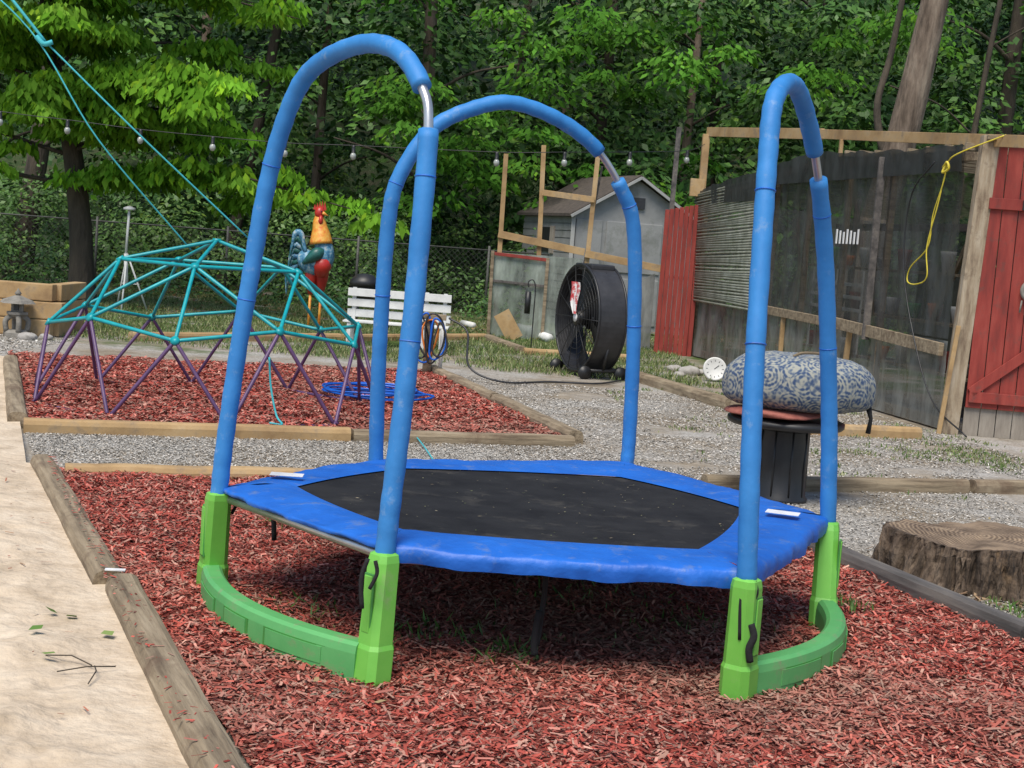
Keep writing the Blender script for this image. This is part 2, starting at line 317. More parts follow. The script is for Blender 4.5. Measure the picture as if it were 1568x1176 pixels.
e=empty('dark_timber_edging');timber('timber_1',(1.0,8.85),(2.12,5.72),.09,.10,timber_dark,e);timber('timber_2',(2.13,5.7),(3.2,2.7),.09,.10,timber_dark,e)
e=empty('play_bed_edging')
timber('timber_1',(-4.5,13.1),(-3.2,9.5),.13,.11,timber_oldA,e);timber('timber_2',(-3.12,9.38),(-1.1,10.1),.12,.09,timber_new,e);timber('timber_3',(-1.08,10.11),(.47,10.66),.12,.08,timber_oldB,e)
timber('timber_4',(.5,10.8),(-.12,13.0),.12,.10,timber_oldA,e);timber('timber_5',(-.14,13.05),(-.85,15.5),.12,.10,timber_oldA,e)
e=empty('lawn_edging')
timber('timber_1',(-4.4,16.8),(-2.3,19.1),.12,.10,timber_new,e);timber('timber_2',(-2.28,19.15),(-.46,21.5),.12,.09,timber_new,e);timber('timber_3',(-.4,21.4),(.1,19.4),.12,.09,timber_oldA,e)
timber('timber_4',(.12,19.3),(1.64,19.6),.12,.08,timber_new,e);timber('timber_5',(1.38,16.6),(2.12,14.1),.13,.11,timber_oldA,e);timber('timber_6',(2.15,14.0),(2.8,12.72),.13,.11,timber_oldA,e);timber('timber_7',(2.5,12.55),(3.6,12.85),.12,.10,timber_new,e)
# ------------------------------------------------------------ TRAMPOLINE
T=empty('trampoline')
MP=dict(A=(-1.08,5.51),B=(-.37,4.68),C=(.81,4.70),D=(1.32,5.88),F=(.58,7.01),E=(-.58,6.50))
order='ABCDFE';cen=Vector((.11,5.71,0))
inn=[(-.80,5.62),(-.33,4.94),(.683,4.985),(.966,5.90),(.512,6.475),(-.433,6.26)]
outer=[Vector((*MP[k],0)) for k in order];outer=[cen+(o-cen)*.985 for o in outer];inner=[Vector((*q,0)) for q in inn]
ns,nc=70,9
skf=[.35,1,1,1,1,1]
for i in range(6):
    a,b=outer[i],outer[(i+1)%6];c_,d_=inner[i],inner[(i+1)%6];V=[];F=[]
    nrm=((a+b)/2-cen).normalized();K_=skf[i]
    for s in range(ns+1):
        t=s/ns;bow=4*t*(1-t);o=a.lerp(b,t)+nrm*(.03*bow+.012*float(fbm(t*9,i*5,1,12)));q=c_.lerp(d_,t)+nrm*(.03*bow)
        for k in range(nc+1):
            f=k/nc;P=q.lerp(o,f)
            cr_=.022*float(fbm(P.x*6,P.y*6,1,i,3))+.016*(abs(float(fbm(P.x*11,P.y*11,1,i+9,2)))*-1)
            z=.450+.009*math.sin(math.pi*min(1,f*1.02))**.6+cr_*min(1,f*4)-.004*f
            if f==0: z=.449
            V.append((P.x,P.y,z))
        for k,(of,dz) in enumerate([(.010,-.010),(.014,-.032),(.008,-.060)]):
            wv=.006*math.sin(t*29+i*2)+.020*float(fbm(t*22,i*3,1,2));P=o+nrm*(of+wv*(k+1)/3);V.append((P.x,P.y,.446+dz*K_+(.005*math.sin(t*17+i)+.014*float(fbm(t*9,i,1,4)))*(k==2)*K_))
    n=nc+4
    for s in range(ns):
        for k in range(n-1): F.append((s*n+k,(s+1)*n+k,(s+1)*n+k+1,s*n+k+1))
    mk('safety_pad_%d'%(i+1),V,F,padm,T,True)
mo=[cen+(q-cen)*1.04 for q in inner]
V=[(cen.x,cen.y,.437)];F=[];rings=8
for j in range(1,rings+1):
    for i in range(6):
        for s in range(6):
            t=s/6;nn=((mo[i]+mo[(i+1)%6])/2-cen).normalized();q=mo[i].lerp(mo[(i+1)%6],t)+nn*.03*4*t*(1-t);P=cen.lerp(q,j/rings);V.append((P.x,P.y,.437+.007*(j/rings)**2))
for k in range(36): F.append((0,1+k,1+(k+1)%36))
for j in range(rings-1):
    for k in range(36): F.append((1+j*36+k,1+(j+1)*36+k,1+(j+1)*36+(k+1)%36,1+j*36+(k+1)%36))
mk('jump_mat',V,F,matm,T,True)
fr=[cen+(o-cen)*.985 for o in outer]
for i in range(6):
    tube('frame_rail_%d'%(i+1),[fr[i]+Vector((0,0,.402)),fr[(i+1)%6]+Vector((0,0,.402))],.019,steel,T,10)
profs=dict(
 left=[(0,.40),(0,.6),(.01,.95),(.03,1.25),(.055,1.55),(.10,1.77),(.19,1.96),(.33,2.05),(.55,2.09),(.74,2.05),(.88,1.93),(.94,1.79),(.975,1.36),(.995,.95),(1,.6),(1,.4)],
 right=[(0,.4),(.01,.75),(.04,1.1),(.10,1.5),(.15,1.78),(.20,1.97),(.33,2.06),(.49,2.06),(.66,1.93),(.78,1.75),(.89,1.45),(.955,1.05),(.985,.75),(1,.4)],
 rear=[(0,.4),(-.02,.8),(-.03,1.1),(-.035,1.5),(-.01,1.7),(.09,1.91),(.24,2.02),(.38,2.06),(.56,2.01),(.72,1.90),(.84,1.73),(.91,1.55),(.96,1.1),(.995,.6),(1,.4)])
def arch(a,b,tag):
    A=Vector((*MP[a],0));B=Vector((*MP[b],0));u=(B-A);L=u.length;u.normalize();n=Vector((-u.y,u.x,0))
    if (cen-A).dot(n)<0: n=-n
    P3=[A+u*(s*L)+n*(.08*max(0,z-.445))+Vector((0,0,z)) for s,z in profs[tag]]
    C=catmull(P3,10);m=len(C);ip=max(range(m),key=lambda i:C[i].z)
    zt,zb={'left':(1.93,1.80),'right':(1.88,1.78),'rear':(1.89,1.77)}[tag]
    g0=next(i for i in range(ip,m) if C[i].z<zt);g1=next(i for i in range(ip,m) if C[i].z<zb)
    def ribbed(seg,name):
        rad=[.0332+.0010*math.sin(i*1.7)+.0018*float(fbm(i*.4,len(seg),1,3)) for i in range(len(seg))];tube(name,seg,rad,foam,T,20)
    ribbed(C[:g0+1],'foam_%s_1'%tag);ribbed(C[g1:],'foam_%s_2'%tag)
    tube('steel_%s'%tag,C[g0-2:g1+3],.016,steel,T,12)
    for zz in (1.14,1.66):
        for idx in (next(i for i in range(m) if C[i].z>zz),next(i for i in range(ip,m) if C[i].z<zz)):
            if idx+1<m:
                d=(C[idx+1]-C[idx]).normalized();tube('seam_%s'%tag,[C[idx]-d*.0022,C[idx]+d*.0022],.0353,padm,T,18)
arch('A','B','left');arch('C','D','right');arch('E','F','rear')
FT=dict(A=(-1.11,5.62),B=(-.38,4.62),C=(.82,4.74),D=(1.31,5.76),F=(.60,7.06),E=(-.62,6.56))
def leg(k,other,tag):
    f=Vector((*FT[k],0));m=Vector((*MP[k],0));o=(f-cen);o.z=0;o.normalize();ft=Vector((*FT[other],0))
    side=(ft-f).normalized();side=(side-o*side.dot(o)*.35).normalized();fo=Vector((side.y,-side.x,0))
    if fo.dot(o)<0: fo=-fo
    V=[];F=[]
    lv=[(0,.052,.05),(.02,.055,.053),(.12,.055,.053),(.135,.050,.048),(.30,.047,.045),(.395,.046,.044),(.418,.042,.040),(.425,.030,.028)]
    for z,hw,hd in lv:
        c=f.lerp(m,z/.43)+Vector((0,0,z))
        for sx_,sy_ in [(-1,-.6),(-.6,-1),(.6,-1),(1,-.6),(1,.6),(.6,1),(-.6,1),(-1,.6)]: V.append(c+side*hw*sx_+fo*hd*sy_)
    for i in range(len(lv)-1):
        for j in range(8): F.append((i*8+j,i*8+(j+1)%8,(i+1)*8+(j+1)%8,(i+1)*8+j))
    F.append(tuple(range(7,-1,-1)));F.append(tuple((len(lv)-1)*8+j for j in range(8)))
    mk('leg_%s'%tag,V,F,greenm,T)
    c=f.lerp(m,.5)
    frame_box('leg_groove_shade_%s'%tag,c+fo*.046+Vector((0,0,.265)),side,fo,(0,0,1),(.045,.008,.20),greend,T,.003)  # dark slab paints the recess shade around the raised rib
    frame_box('leg_rib_%s'%tag,c+fo*.049+Vector((0,0,.265)),side,fo,(0,0,1),(.036,.01,.186),greenm,T,.003)
for a,b in (('A','B'),('B','A'),('C','D'),('D','C'),('E','F'),('F','E')): leg(a,b,a.lower())
def foot(a,b,tag):
    A=Vector((*FT[a],0));B=Vector((*FT[b],0));n=((A+B)/2-cen).normalized();pts=[]
    for i in range(25):
        t=.03+.94*i/24;pts.append(A.lerp(B,t)+n*(.15*4*t*(1-t)))
    k=.042
    pr=[(-k,0),(k,0),(k,.012),(k*.97,.10),(k*.85,.125),(k*.55,.135),(-k*.55,.135),(-k*.85,.125),(-k*.97,.10),(-k,.012)]
    sweep('foot_bar_%s'%tag,pts,pr,greenb,T,False)
    for s0,s1 in ((2,8),(10,14),(16,22)):
        seg=[q+n*.0405 for q in pts[s0:s1+1]]
        sweep('foot_groove_shade_%s'%tag,seg,[(-.003,.035),(.003,.035),(.003,.10),(-.003,.10)],greend,T)  # darker strip paints groove shade around each foot panel
        seg=[q+n*.0425 for q in pts[s0:s1+1]]
        seg[0]=seg[0].lerp(seg[1],.3);seg[-1]=seg[-1].lerp(seg[-2],.3)
        sweep('foot_panel_%s'%tag,seg,[(-.004,.040),(.004,.040),(.004,.095),(-.004,.095)],greenb,T)
foot('A','B','left');foot('C','D','right');foot('E','F','rear')
def strap(name,pts,w=.012): tube(name,catmull(pts,5),w*.5,blackw,T,6)
for k,dx,ln in (('B',-.02,.16),('C',.0,.2),('A',.07,.12)):
    x,y=FT[k];y-=.062 if k!='A' else .03
    strap('strap_%s_1'%k,[(x+dx-.012,y,.425),(x+dx-.028,y-.006,.36),(x+dx-.02,y-.004,.425-ln)],.016)
    strap('strap_%s_2'%k,[(x+dx+.012,y,.42),(x+dx+.02,y-.004,.38),(x+dx-.0,y-.006,.33)],.014)
strap('strap_knot',[(.83,4.67,.28),(.842,4.665,.24),(.83,4.665,.2),(.838,4.67,.155)],.026)
strap('centre_strap',[(.16,4.90,.40),(.163,4.88,.30),(.158,4.88,.2),(.15,4.87,.10)],.022)
strap('centre_strap_2',[(.15,4.87,.22),(.14,4.865,.12),(.145,4.86,.07)],.028)
strap('rear_strap',[(-.93,5.9,.40),(-.93,5.9,.3),(-.92,5.9,.17)],.022)
frame_box('label_1',(-.86,5.74,.472),(1,.05,0),(-.05,1,0),(.01,.02,1),(.13,.07,.003),label,T,.001)
frame_box('label_2',(1.10,5.71,.474),(.95,-.3,0),(.3,.95,0),(-.02,.02,1),(.13,.075,.003),label,T,.001)
n=110;a=rng.random(n)*6.28;rr=np.sqrt(rng.random(n))*.82;C=np.column_stack([cen.x+rr*np.cos(a),cen.y+rr*np.sin(a)*.85,np.full(n,.447)]);a=rng.random(n)*6.28
flakes('mat_litter',C,np.column_stack([np.cos(a),np.sin(a),a*0]),np.column_stack([-np.sin(a),np.cos(a),a*0+.1]),.005+.018*rng.random(n)**3,.003+.004*rng.random(n),palette(n,[(.2,.15,.09),(.35,.3,.2),(.2,.25,.08)]),chipm,T)
# ------------------------------------------------------------ DOME CLIMBER
Dm=empty('geodesic_climbing_dome');dc=Vector((-2.37,11.45,0))
bm=bmesh.new();bmesh.ops.create_icosphere(bm,subdivisions=2,radius=1.31)
ref=[v for v in bm.verts if abs(v.co.z/1.31-.447)<.03][0];az=math.atan2(ref.co.y,ref.co.x);rot=Matrix.Rotation(math.radians(270)-az,3,'Z')
sq=Vector((1.04,1.04,.97))
for i,ed in enumerate(bm.edges):
    a,b=[rot@v.co for v in ed.verts]
    if min(a.z,b.z)<-.05: continue
    m_=purple if min(a.z,b.z)<.05 else teal
    a=a*sq+dc+Vector((0,0,.02));b=b*sq+dc+Vector((0,0,.02));d=(b-a)
    tube('bar_%d'%i,[a+d*.015,a+d*.06,b-d*.06,b-d*.015],[.010,.0145,.0145,.010],m_,Dm,8)
for i,v in enumerate(bm.verts):
    c=rot@v.co
    if c.z<-.05: continue
    nn=c.normalized();c=c*sq+dc+Vector((0,0,.02));tube('hub_%d'%i,[c-nn*.016,c+nn*.016],.032,purple if v.co.z<.05 else teal,Dm,10)
bm.free()
e=empty('hanging_rope')
def rope(name,P,r=.008,mat=ropem,parent=None,n=8): return tube(name,catmull(P,n),r,mat,parent,6)
rope('rope_1',[(-4.3,11.2,3.35),(-3.89,11,2.96),(-3.62,11,2.66)],.011,ropem,e);rope('rope_2',[(-3.62,11,2.66),(-2.9,11,2.04),(-2.1,11.3,1.33)],.007,ropem,e)
rope('rope_3',[(-4.5,11.2,3.3),(-3.74,11,2.74),(-3.2,11,1.98),(-2.55,11.4,1.2)],.006,ropem,e);rope('knot',[(-3.68,10.98,2.69),(-3.62,10.97,2.64),(-3.56,10.98,2.66)],.020,ropem,e)
e=empty('ground_rope');rope('rope',[(-.72,10.6,.05),(-.55,9.8,.03),(-.4,8.9,.02),(-.33,8.0,.04)],.005,ropem,e);rope('rope_tangle',[(-1.75,10.5,.5),(-1.72,10.45,.3),(-1.66,10.4,.1),(-1.60,10.3,.05),(-1.68,10.25,.06)],.008,ropem,e)
e=empty('garden_hose')
for k in range(6):
    rr_=.30+.05*math.sin(k*2);cx_,cy_=-1.2+.06*math.sin(k*1.7),12.6+.07*math.cos(k*2.3)
    tube('coil_%d'%k,[(cx_+rr_*1.3*math.cos(a)+.03*math.sin(3*a+k),cy_+rr_*math.sin(a),.055+.012*k+.01*math.sin(2*a+k)) for a in np.linspace(0,6.28,40)],.010,hoseb,e,6)
e=empty('hose_stand');box('post',(-.90,15.3,.33),(.09,.09,.66),timber_old,e,bev=.005);box('arm',(-.88,15.24,.62),(.3,.05,.06),timber_old,e,bev=.004)
for k in range(7):
    m_=[blackp,hoseb,dkmetal,orange,blackp,hoseb,dkmetal][k];rr_=.15+.03*math.sin(k*1.9);x0=-.88+.035*(k-3)
    tube('loop_%d'%k,[(x0+rr_*.55*math.sin(a)+.02*math.sin(2*a+k),15.2-.02*k,.40-rr_*1.45*math.cos(a)) for a in np.linspace(0,6.28,30)],.011,m_,e,6)
tube('pvc_pipe',[(-.76,15.25,0),(-.76,15.25,.5)],.02,white,e,8)
tube('leak_hose',catmull([(-.7,15.2,.62),(-.5,15.1,.5),(-.45,15,.15),(-.1,14.9,.03),(.4,15.4,.02),(.9,15.6,.02),(1.2,16.2,.02)],8),.011,dkmetal,e,6)
# ------------------------------------------------------------ BENCH
e=empty('park_bench')
bx0,bx1,by=-2.2,-.86,19.0
for k in range(3): box('back_slat_%d'%k,((bx0+bx1)/2,by+.03*k,.66-.135*k+.0),(bx1-bx0,.022,.10),white,e,bev=.004)
for k in range(3): box('seat_slat_%d'%k,((bx0+bx1)/2,by-.1-.13*k,.30),(bx1-bx0,.11,.022),white,e,bev=.004)
for x in (bx0+.08,(bx0+bx1)/2+.35,bx1-.08):
    box('back_post',(x,by+.06,.36),(.05,.035,.72),white,e,bev=.004);box('front_leg',(x,by-.38,.15),(.05,.04,.29),white,e);box('rail',(x,by-.17,.27),(.045,.44,.04),white,e)
e=empty('charcoal_grill');lathe('bowl',[(.02,.5),(.14,.54),(.2,.66),(.2,.70)],(-2.1,20,0),blackp,e,20);lathe('lid',[(.21,.70),(.2,.78),(.12,.86),(.02,.88)],(-2.1,20,0),blackp,e,20)
for a in (0,2.1,4.2): tube('leg',[(-2.1+.12*math.cos(a),20+.12*math.sin(a),.56),(-2.1+.25*math.cos(a),20+.25*math.sin(a),0)],.012,dkmetal,e,6)
box('side_shelf',(-1.82,20,.70),(.22,.3,.02),blackp,e)
# ------------------------------------------------------------ ROOSTER
e=empty('metal_rooster_statue')
rred=pm('rooster_red',[(.36,.02,.015),(.50,.03,.02)],8,.4,.1);ryel=pm('rooster_yellow',[(.60,.10,.02),(.70,.30,.04),(.70,.45,.1)],14,.4,.1);rblu=pm('rooster_blue',[(.015,.06,.16),(.08,.25,.38),(.45,.5,.5)],16,.4,.2);rtea=pm('rooster_teal',[(.01,.05,.05),(.02,.14,.12)],8,.4,.2)
rx,ry=-2.90,21
tube('body',catmull([(rx-.24,ry+.05,1.12),(rx-.15,ry,1.0),(rx-.03,ry,.93),(rx+.07,ry-.04,1.0),(rx+.09,ry-.05,1.15),(rx+.05,ry-.04,1.32),(rx+.0,ry-.02,1.45)],4),[.04,.08,.11,.135,.15,.165,.17,.178,.18,.18,.18,.178,.17,.165,.16,.15,.14,.13,.12,.11,.10,.10,.095,.09,.085],rblu,e,14)
tube('hackle',catmull([(rx+.05,ry-.06,1.22),(rx+.03,ry-.05,1.38),(rx+.0,ry-.04,1.54),(rx-.005,ry-.04,1.63)],4),[.165,.16,.15,.14,.13,.115,.105,.098,.09,.08,.07,.065,.06],ryel,e,14)
lathe('head',[(.01,-.09),(.06,-.06),(.075,0),(.058,.06),(.01,.085)],(rx,ry-.05,1.66),rred,e,14)
for k in range(5):
    x=rx+.07-.035*k;mk('comb_%d'%k,[(x-.025,ry-.06,1.70),(x+.025,ry-.06,1.70),(x-.005,ry-.06,1.80+.035*math.sin(1+k*.7)),(x-.025,ry-.04,1.70),(x+.025,ry-.04,1.70),(x-.005,ry-.04,1.80+.035*math.sin(1+k*.7))],[(0,1,2),(3,5,4),(0,3,4,1),(1,4,5,2),(2,5,3,0)],rred,e)
lathe('beak',[(.028,0),(.018,.04),(.003,.09)],(0,0,0),ryel,e,8).matrix_world=Matrix.Translation((rx+.05,ry-.1,1.66))@Matrix.Rotation(math.radians(115),4,'Y')
tube('wattle',[(rx+.03,ry-.12,1.62),(rx+.03,ry-.13,1.54),(rx+.03,ry-.12,1.48)],[.02,.035,.012],rred,e,8)
lathe('eye',[(.004,-.012),(.014,0),(.004,.012)],(rx+.035,ry-.118,1.68),blackp,e,8)
for k in range(9):
    h_=1.42-.08*k;o=.015*k
    tube('tail_%d'%k,catmull([(rx-.16,ry+.02*k-.08,1.08),(rx-.24-o,ry+.02*k-.08,h_-.08),(rx-.32-o*.8,ry+.02*k-.08,h_-.08),(rx-.37-o*.5,ry+.02*k-.08,h_-.32)],5),[.03]*4+[.045]*7+[.04,.03,.02,.012,.006],rtea if k%2 else rblu,e,6)
tube('wing',catmull([(rx+.10,ry-.15,1.14),(rx-.02,ry-.19,1.05),(rx-.18,ry-.16,.93)],4),[.04,.07,.09,.10,.09,.08,.06,.04,.02],rtea,e,10)
tube('breast',[(rx+.07,ry-.08,.76),(rx+.08,ry-.09,.90),(rx+.08,ry-.1,1.02)],[.08,.14,.12],rred,e,12)
for s in (-.07,.08):
    tube('thigh',[(rx+s,ry,.95),(rx+s,ry,.72),(rx+s,ry,.5)],[.11,.09,.035],rred,e,10);tube('shank',[(rx+s,ry,.5),(rx+s,ry-.02,.02)],.02,ryel,e,8)
    for a in (-.5,0,.5): tube('toe',[(rx+s,ry-.02,.03),(rx+s+.12*math.sin(a),ry-.02-.12*math.cos(a),.01)],.013,ryel,e,6)
# ------------------------------------------------------------ RAISED PLANTER + LANTERN
e=empty('raised_garden_bed')
for k in range(3):
    box('front_board_%d'%k,(-6.55+.12*(k%2),16.45+.02*k,.10+.2*k),(2.7,.16,.19),timber_new,e,bev=.012);box('side_board_%d'%k,(-5.22,17.0+.02*k,.1+.2*k),(.15,.95,.19),timber_new,e,bev=.012)
box('soil',(-6.5,17.0,.5),(2.4,.9,.1),shade_soilm,e)
e=empty('stone_lantern');lx,ly=-5.51,16.2
lathe('base',[(.15,0),(.15,.05),(.1,.08)],(lx,ly,0),stonem,e,6,smooth=False)
for a in (.5,2.1,3.6,5.2): tube('foot',catmull([(lx+.05*math.cos(a),ly+.05*math.sin(a),.24),(lx+.12*math.cos(a),ly+.12*math.sin(a),.18),(lx+.11*math.cos(a),ly+.11*math.sin(a),.06)],4),.03,stonem,e,8)
lathe('platform',[(.06,.22),(.12,.25),(.12,.28)],(lx,ly,0),stonem,e,6,smooth=False);box('lamp_box',(lx,ly,.33),(.13,.13,.10),stonem,e,rz=15,bev=.01);box('window',(lx+.01,ly-.07,.33),(.05,.02,.06),blackp,e)
lathe('roof',[(.2,.375),(.17,.41),(.06,.45),(.04,.46)],(lx,ly,0),stonem,e,6,smooth=False);lathe('finial',[(.02,.46),(.04,.48),(.02,.51),(.003,.54)],(lx,ly,0),stonem,e,10)
def rock(name,c,s,mat=terra,seed=0,parent=None):
    bm=bmesh.new();bmesh.ops.create_icosphere(bm,subdivisions=3,radius=1)
    for v in bm.verts:
        f=1+.7*float(fbm(v.co.x*1.5+v.co.z,v.co.y*1.5-v.co.z,1,seed));v.co=Vector((v.co.x*s[0]*f+c[0],v.co.y*s[1]*f+c[1],v.co.z*s[2]*f+c[2]))
    me=bpy.data.meshes.new(name);bm.to_mesh(me);bm.free();me.materials.append(mat);me.polygons.foreach_set('use_smooth',[True]*len(me.polygons));return link(bpy.data.objects.new(name,me),parent)
e=empty('garden_rocks')
for k,(x,y,s) in enumerate([(-5.9,16.1,.12),(-5.75,16.0,.09),(-5.3,15.95,.1),(-5.15,16.1,.08),(2.15,17.9,.13),(2.0,18.3,.10),(2.3,18.0,.09),(2.0,17.6,.07),(.2,24,.15),(.5,23.5,.12)]): rock('rock_%d'%k,(x,y,s*.3),(s,s*.8,s*.55),terra,k,e)
e=empty('tripod_sprinkler');tube('pole',[(-5.9,22,.8),(-5.88,22,1.5)],.02,white,e,8);lathe('top_plate',[(.09,0),(.09,.03),(.02,.06)],(-5.88,22,1.5),white,e,12);tube('column',[(-5.87,22,.35),(-5.9,22,.85)],.03,white,e,8)
for a in (.4,2.5,4.6): tube('leg',[(-5.88,22,.85),(-5.82+.28*math.cos(a),22+.28*math.sin(a),0)],.014,white,e,6);tube('brace',[(-5.88,22,.4),(-5.84+.16*math.cos(a),22+.16*math.sin(a),.4)],.01,white,e,6)
# ------------------------------------------------------------ DRUM FAN
e=empty('barrel_fan');n_=Vector((-.93,-.37,0)).normalized();sd_=Vector((.37,-.93,0)).normalized()
fc=Vector((.68,16.62,.66));DP=.33
def ring(name,c,rad,r_,mat,n=48): return tube(name,[c+(sd_*math.cos(a)+Vector((0,0,1))*math.sin(a))*rad for a in np.linspace(0,2*math.pi,n)],r_,mat,e,6,False)
V=[];F=[];K=64
for j,(off,rad) in enumerate([(0,.60),(-DP,.60),(-DP,.575),(0,.575)]):
    for k in range(K):
        a=2*math.pi*k/K;V.append(fc+n_*off+(sd_*math.cos(a)+Vector((0,0,1))*math.sin(a))*rad)
for j in range(4):
    for k in range(K): F.append((j*K+k,j*K+(k+1)%K,((j+1)%4)*K+(k+1)%K,((j+1)%4)*K+k))
mk('drum',V,F,dkmetal,e,False)
ring('rim_front',fc,.60,.016,blackp);ring('rim_back',fc-n_*DP,.60,.016,blackp)
for k in range(1,9): ring('grille_%d'%k,fc+n_*.01,.065*k+.03,.003,blackp,36);ring('back_grille_%d'%k,fc-n_*(DP+.005),.065*k+.03,.003,blackp,36)
for k in range(14):
    a=2*math.pi*k/14;dv=sd_*math.cos(a)+Vector((0,0,1))*math.sin(a);tube('spoke_%d'%k,[fc+n_*.015+dv*.08,fc+n_*.01+dv*.59],.004,blackp,e,5)
    tube('back_spoke_%d'%k,[fc-n_*(DP+.005)+dv*.08,fc-n_*DP+dv*.59],.005,blackp,e,5)
tube('hub',[fc+n_*.02,fc-n_*.12],.09,blackp,e,16);tube('hub_badge',[fc+n_*.022,fc+n_*.03],.05,label,e,16);tube('motor',[fc-n_*.14,fc-n_*.31],.13,blackp,e,16)
for k in range(6):
    a=2*math.pi*k/6+.4;dv=sd_*math.cos(a)+Vector((0,0,1))*math.sin(a);tv=n_.cross(dv)
    V=[]
    for t,wd,tw in [(.08,.07,.35),(.3,.14,.3),(.56,.24,.22)]:
        ax=(tv*math.cos(tw)+n_*math.sin(tw));V+=[fc-n_*.13+dv*t-ax*wd,fc-n_*.13+dv*t+ax*wd]
    mk('blade_%d'%k,V,[(0,1,3,2),(2,3,5,4)],blackp,e)
side=sd_
for s in (-1,1):
    b0=fc-n_*.18+side*s*.40
    tube('stand_%d'%(s+1),[b0+n_*.26+Vector((0,0,-.56)),b0-n_*.30+Vector((0,0,-.56))],.02,blackp,e,8)
    tube('strut_%d'%(s+1),[b0+Vector((0,0,-.56)),b0+side*s*.1+Vector((0,0,-.30))],.02,blackp,e,8)
    for q in (.22,-.22):
        c=b0+n_*q;c.z=.075;tube('wheel_%d'%(s+1),[c-side*.025,c+side*.025],.075,blackp,e,18)
tube('axle',[fc-n_*.42-side*.4+Vector((0,0,-.56)),fc-n_*.42+side*.4+Vector((0,0,-.56))],.016,dkmetal,e,8)
hc=fc-n_*.17+Vector((0,0,.58));frame_box('belt_guard',hc-n_*.0,n_,side,(0,0,1),(.29,.46,.07),dkmetal,e,.02)
tube('handle',catmull([fc-n_*.34+side*.3+Vector((0,0,.2)),fc-n_*.41+side*.2+Vector((0,0,.25)),fc-n_*.41-side*.2+Vector((0,0,.25)),fc-n_*.34-side*.3+Vector((0,0,.2))],5),.012,blackp,e,6)
cl=fc+n_*.03+Vector((0,0,.40));V=[];F=[]
for i in range(6):
    for j in range(9):
        x=(i-2.5)*.05*(1-.085*j);z=-.045*j;V.append(cl+side*(x+.02*math.sin(j*.9))+n_*(.02+.012*math.sin(i*1.8+j*.4))+Vector((0,0,z)))
for i in range(5):
    for j in range(8): F.append((i*9+j,(i+1)*9+j,(i+1)*9+j+1,i*9+j+1))
clm=pm('patterned_cloth',[(.55,.03,.04),(.65,.2,.2),(.8,.78,.76)],6,.8,0,pos=[.42,.48,.52]);mk('hanging_cloth',V,F,clm,e,True)
# ------------------------------------------------------------ DRUM TABLE + CUSHION
e=empty('pedestal_table');cx,cy=1.69,8.95
lathe('pedestal',[(.17,0),(.17,.02),(.155,.04),(.15,.2),(.155,.36),(.15,.42),(.155,.46)],(cx,cy,0),blackp,e,32)
for k in range(9):
    a=k*.7;tube('rib_%d'%k,[(cx+.153*math.cos(a),cy+.153*math.sin(a),.03),(cx+.153*math.cos(a),cy+.153*math.sin(a),.44)],.006,blackp,e,6)
lathe('top',[(.05,.455),(.34,.46),(.355,.475),(.355,.50),(.33,.51),(.02,.512)],(cx,cy,0),blackp,e,40)
rock('red_mat',(1.60,8.88,.545),(.30,.27,.035),pm('faded_red_cloth',[(.2,.05,.04),(.34,.12,.09)],12,.9,.5),3,e)
def cushmat():
    m,nt,b=newmat('patterned_cushion');N=nt.nodes;L=nt.links;tc=N.new('ShaderNodeTexCoord')
    nz=N.new('ShaderNodeTexNoise');nz.inputs['Scale'].default_value=6;L.new(tc.outputs['Object'],nz.inputs['Vector'])
    va=N.new('ShaderNodeMix');va.data_type='VECTOR';va.inputs[0].default_value=.05;L.new(tc.outputs['Object'],va.inputs[4]);L.new(nz.outputs['Color'],va.inputs[5])
    vo=N.new('ShaderNodeTexVoronoi');vo.inputs['Scale'].default_value=8.5;L.new(va.outputs[1],vo.inputs['Vector'])
    v2=N.new('ShaderNodeTexVoronoi');v2.inputs['Scale'].default_value=44;L.new(va.outputs[1],v2.inputs['Vector'])
    wv=N.new('ShaderNodeMath');wv.operation='MULTIPLY';wv.inputs[1].default_value=38;L.new(vo.outputs['Distance'],wv.inputs[0])
    sn=N.new('ShaderNodeMath');sn.operation='SINE';L.new(wv.outputs[0],sn.inputs[0])
    ad=N.new('ShaderNodeMath');ad.operation='MULTIPLY_ADD';ad.inputs[1].default_value=.20;L.new(sn.outputs[0],ad.inputs[0]);L.new(v2.outputs['Distance'],ad.inputs[2])
    c=N.new('ShaderNodeValToRGB');el=c.color_ramp.elements;el.new(.5)
    for i,(pp,q) in enumerate([(.20,(.035,.065,.14)),(.46,(.13,.16,.20)),(.72,(.31,.31,.27))]): el[i].position=pp;el[i].color=(*q,1)
    L.new(ad.outputs[0],c.inputs[0]);L.new(c.outputs[0],b.inputs['Base Color']);b.inputs['Roughness'].default_value=.9;return m
cm=cushmat();e2=empty('floor_cushion')
bm=bmesh.new();bmesh.ops.create_icosphere(bm,subdivisions=5,radius=1)
for v in bm.verts:
    x,y,z=v.co;rr_=math.hypot(x,y);k=abs(z)**.68*(1 if z>0 else -1);q=rr_**.55/max(rr_,1e-4);th=math.atan2(y,x)
    X=x*q*.46;Yy=y*q*.36;Z=k*.17+ .02*float(fbm(x*3,y*3,1,5))+.012*float(fbm(x*11,y*11,1,15))
    sag=-.07*max(0,abs(x)*1.0-.5)
    pl_=1+.012*math.sin(th*17)*(rr_**3)+.02*float(fbm(th*3,z*3,1,6))
    v.co=Vector((1.745+X*pl_,8.93+Yy*pl_,.735+Z+sag))
me=bpy.data.meshes.new('cushion');bm.to_mesh(me);bm.free();me.materials.append(cm);me.polygons.foreach_set('use_smooth',[True]*len(me.polygons));link(bpy.data.objects.new('cushion_body',me),e2)
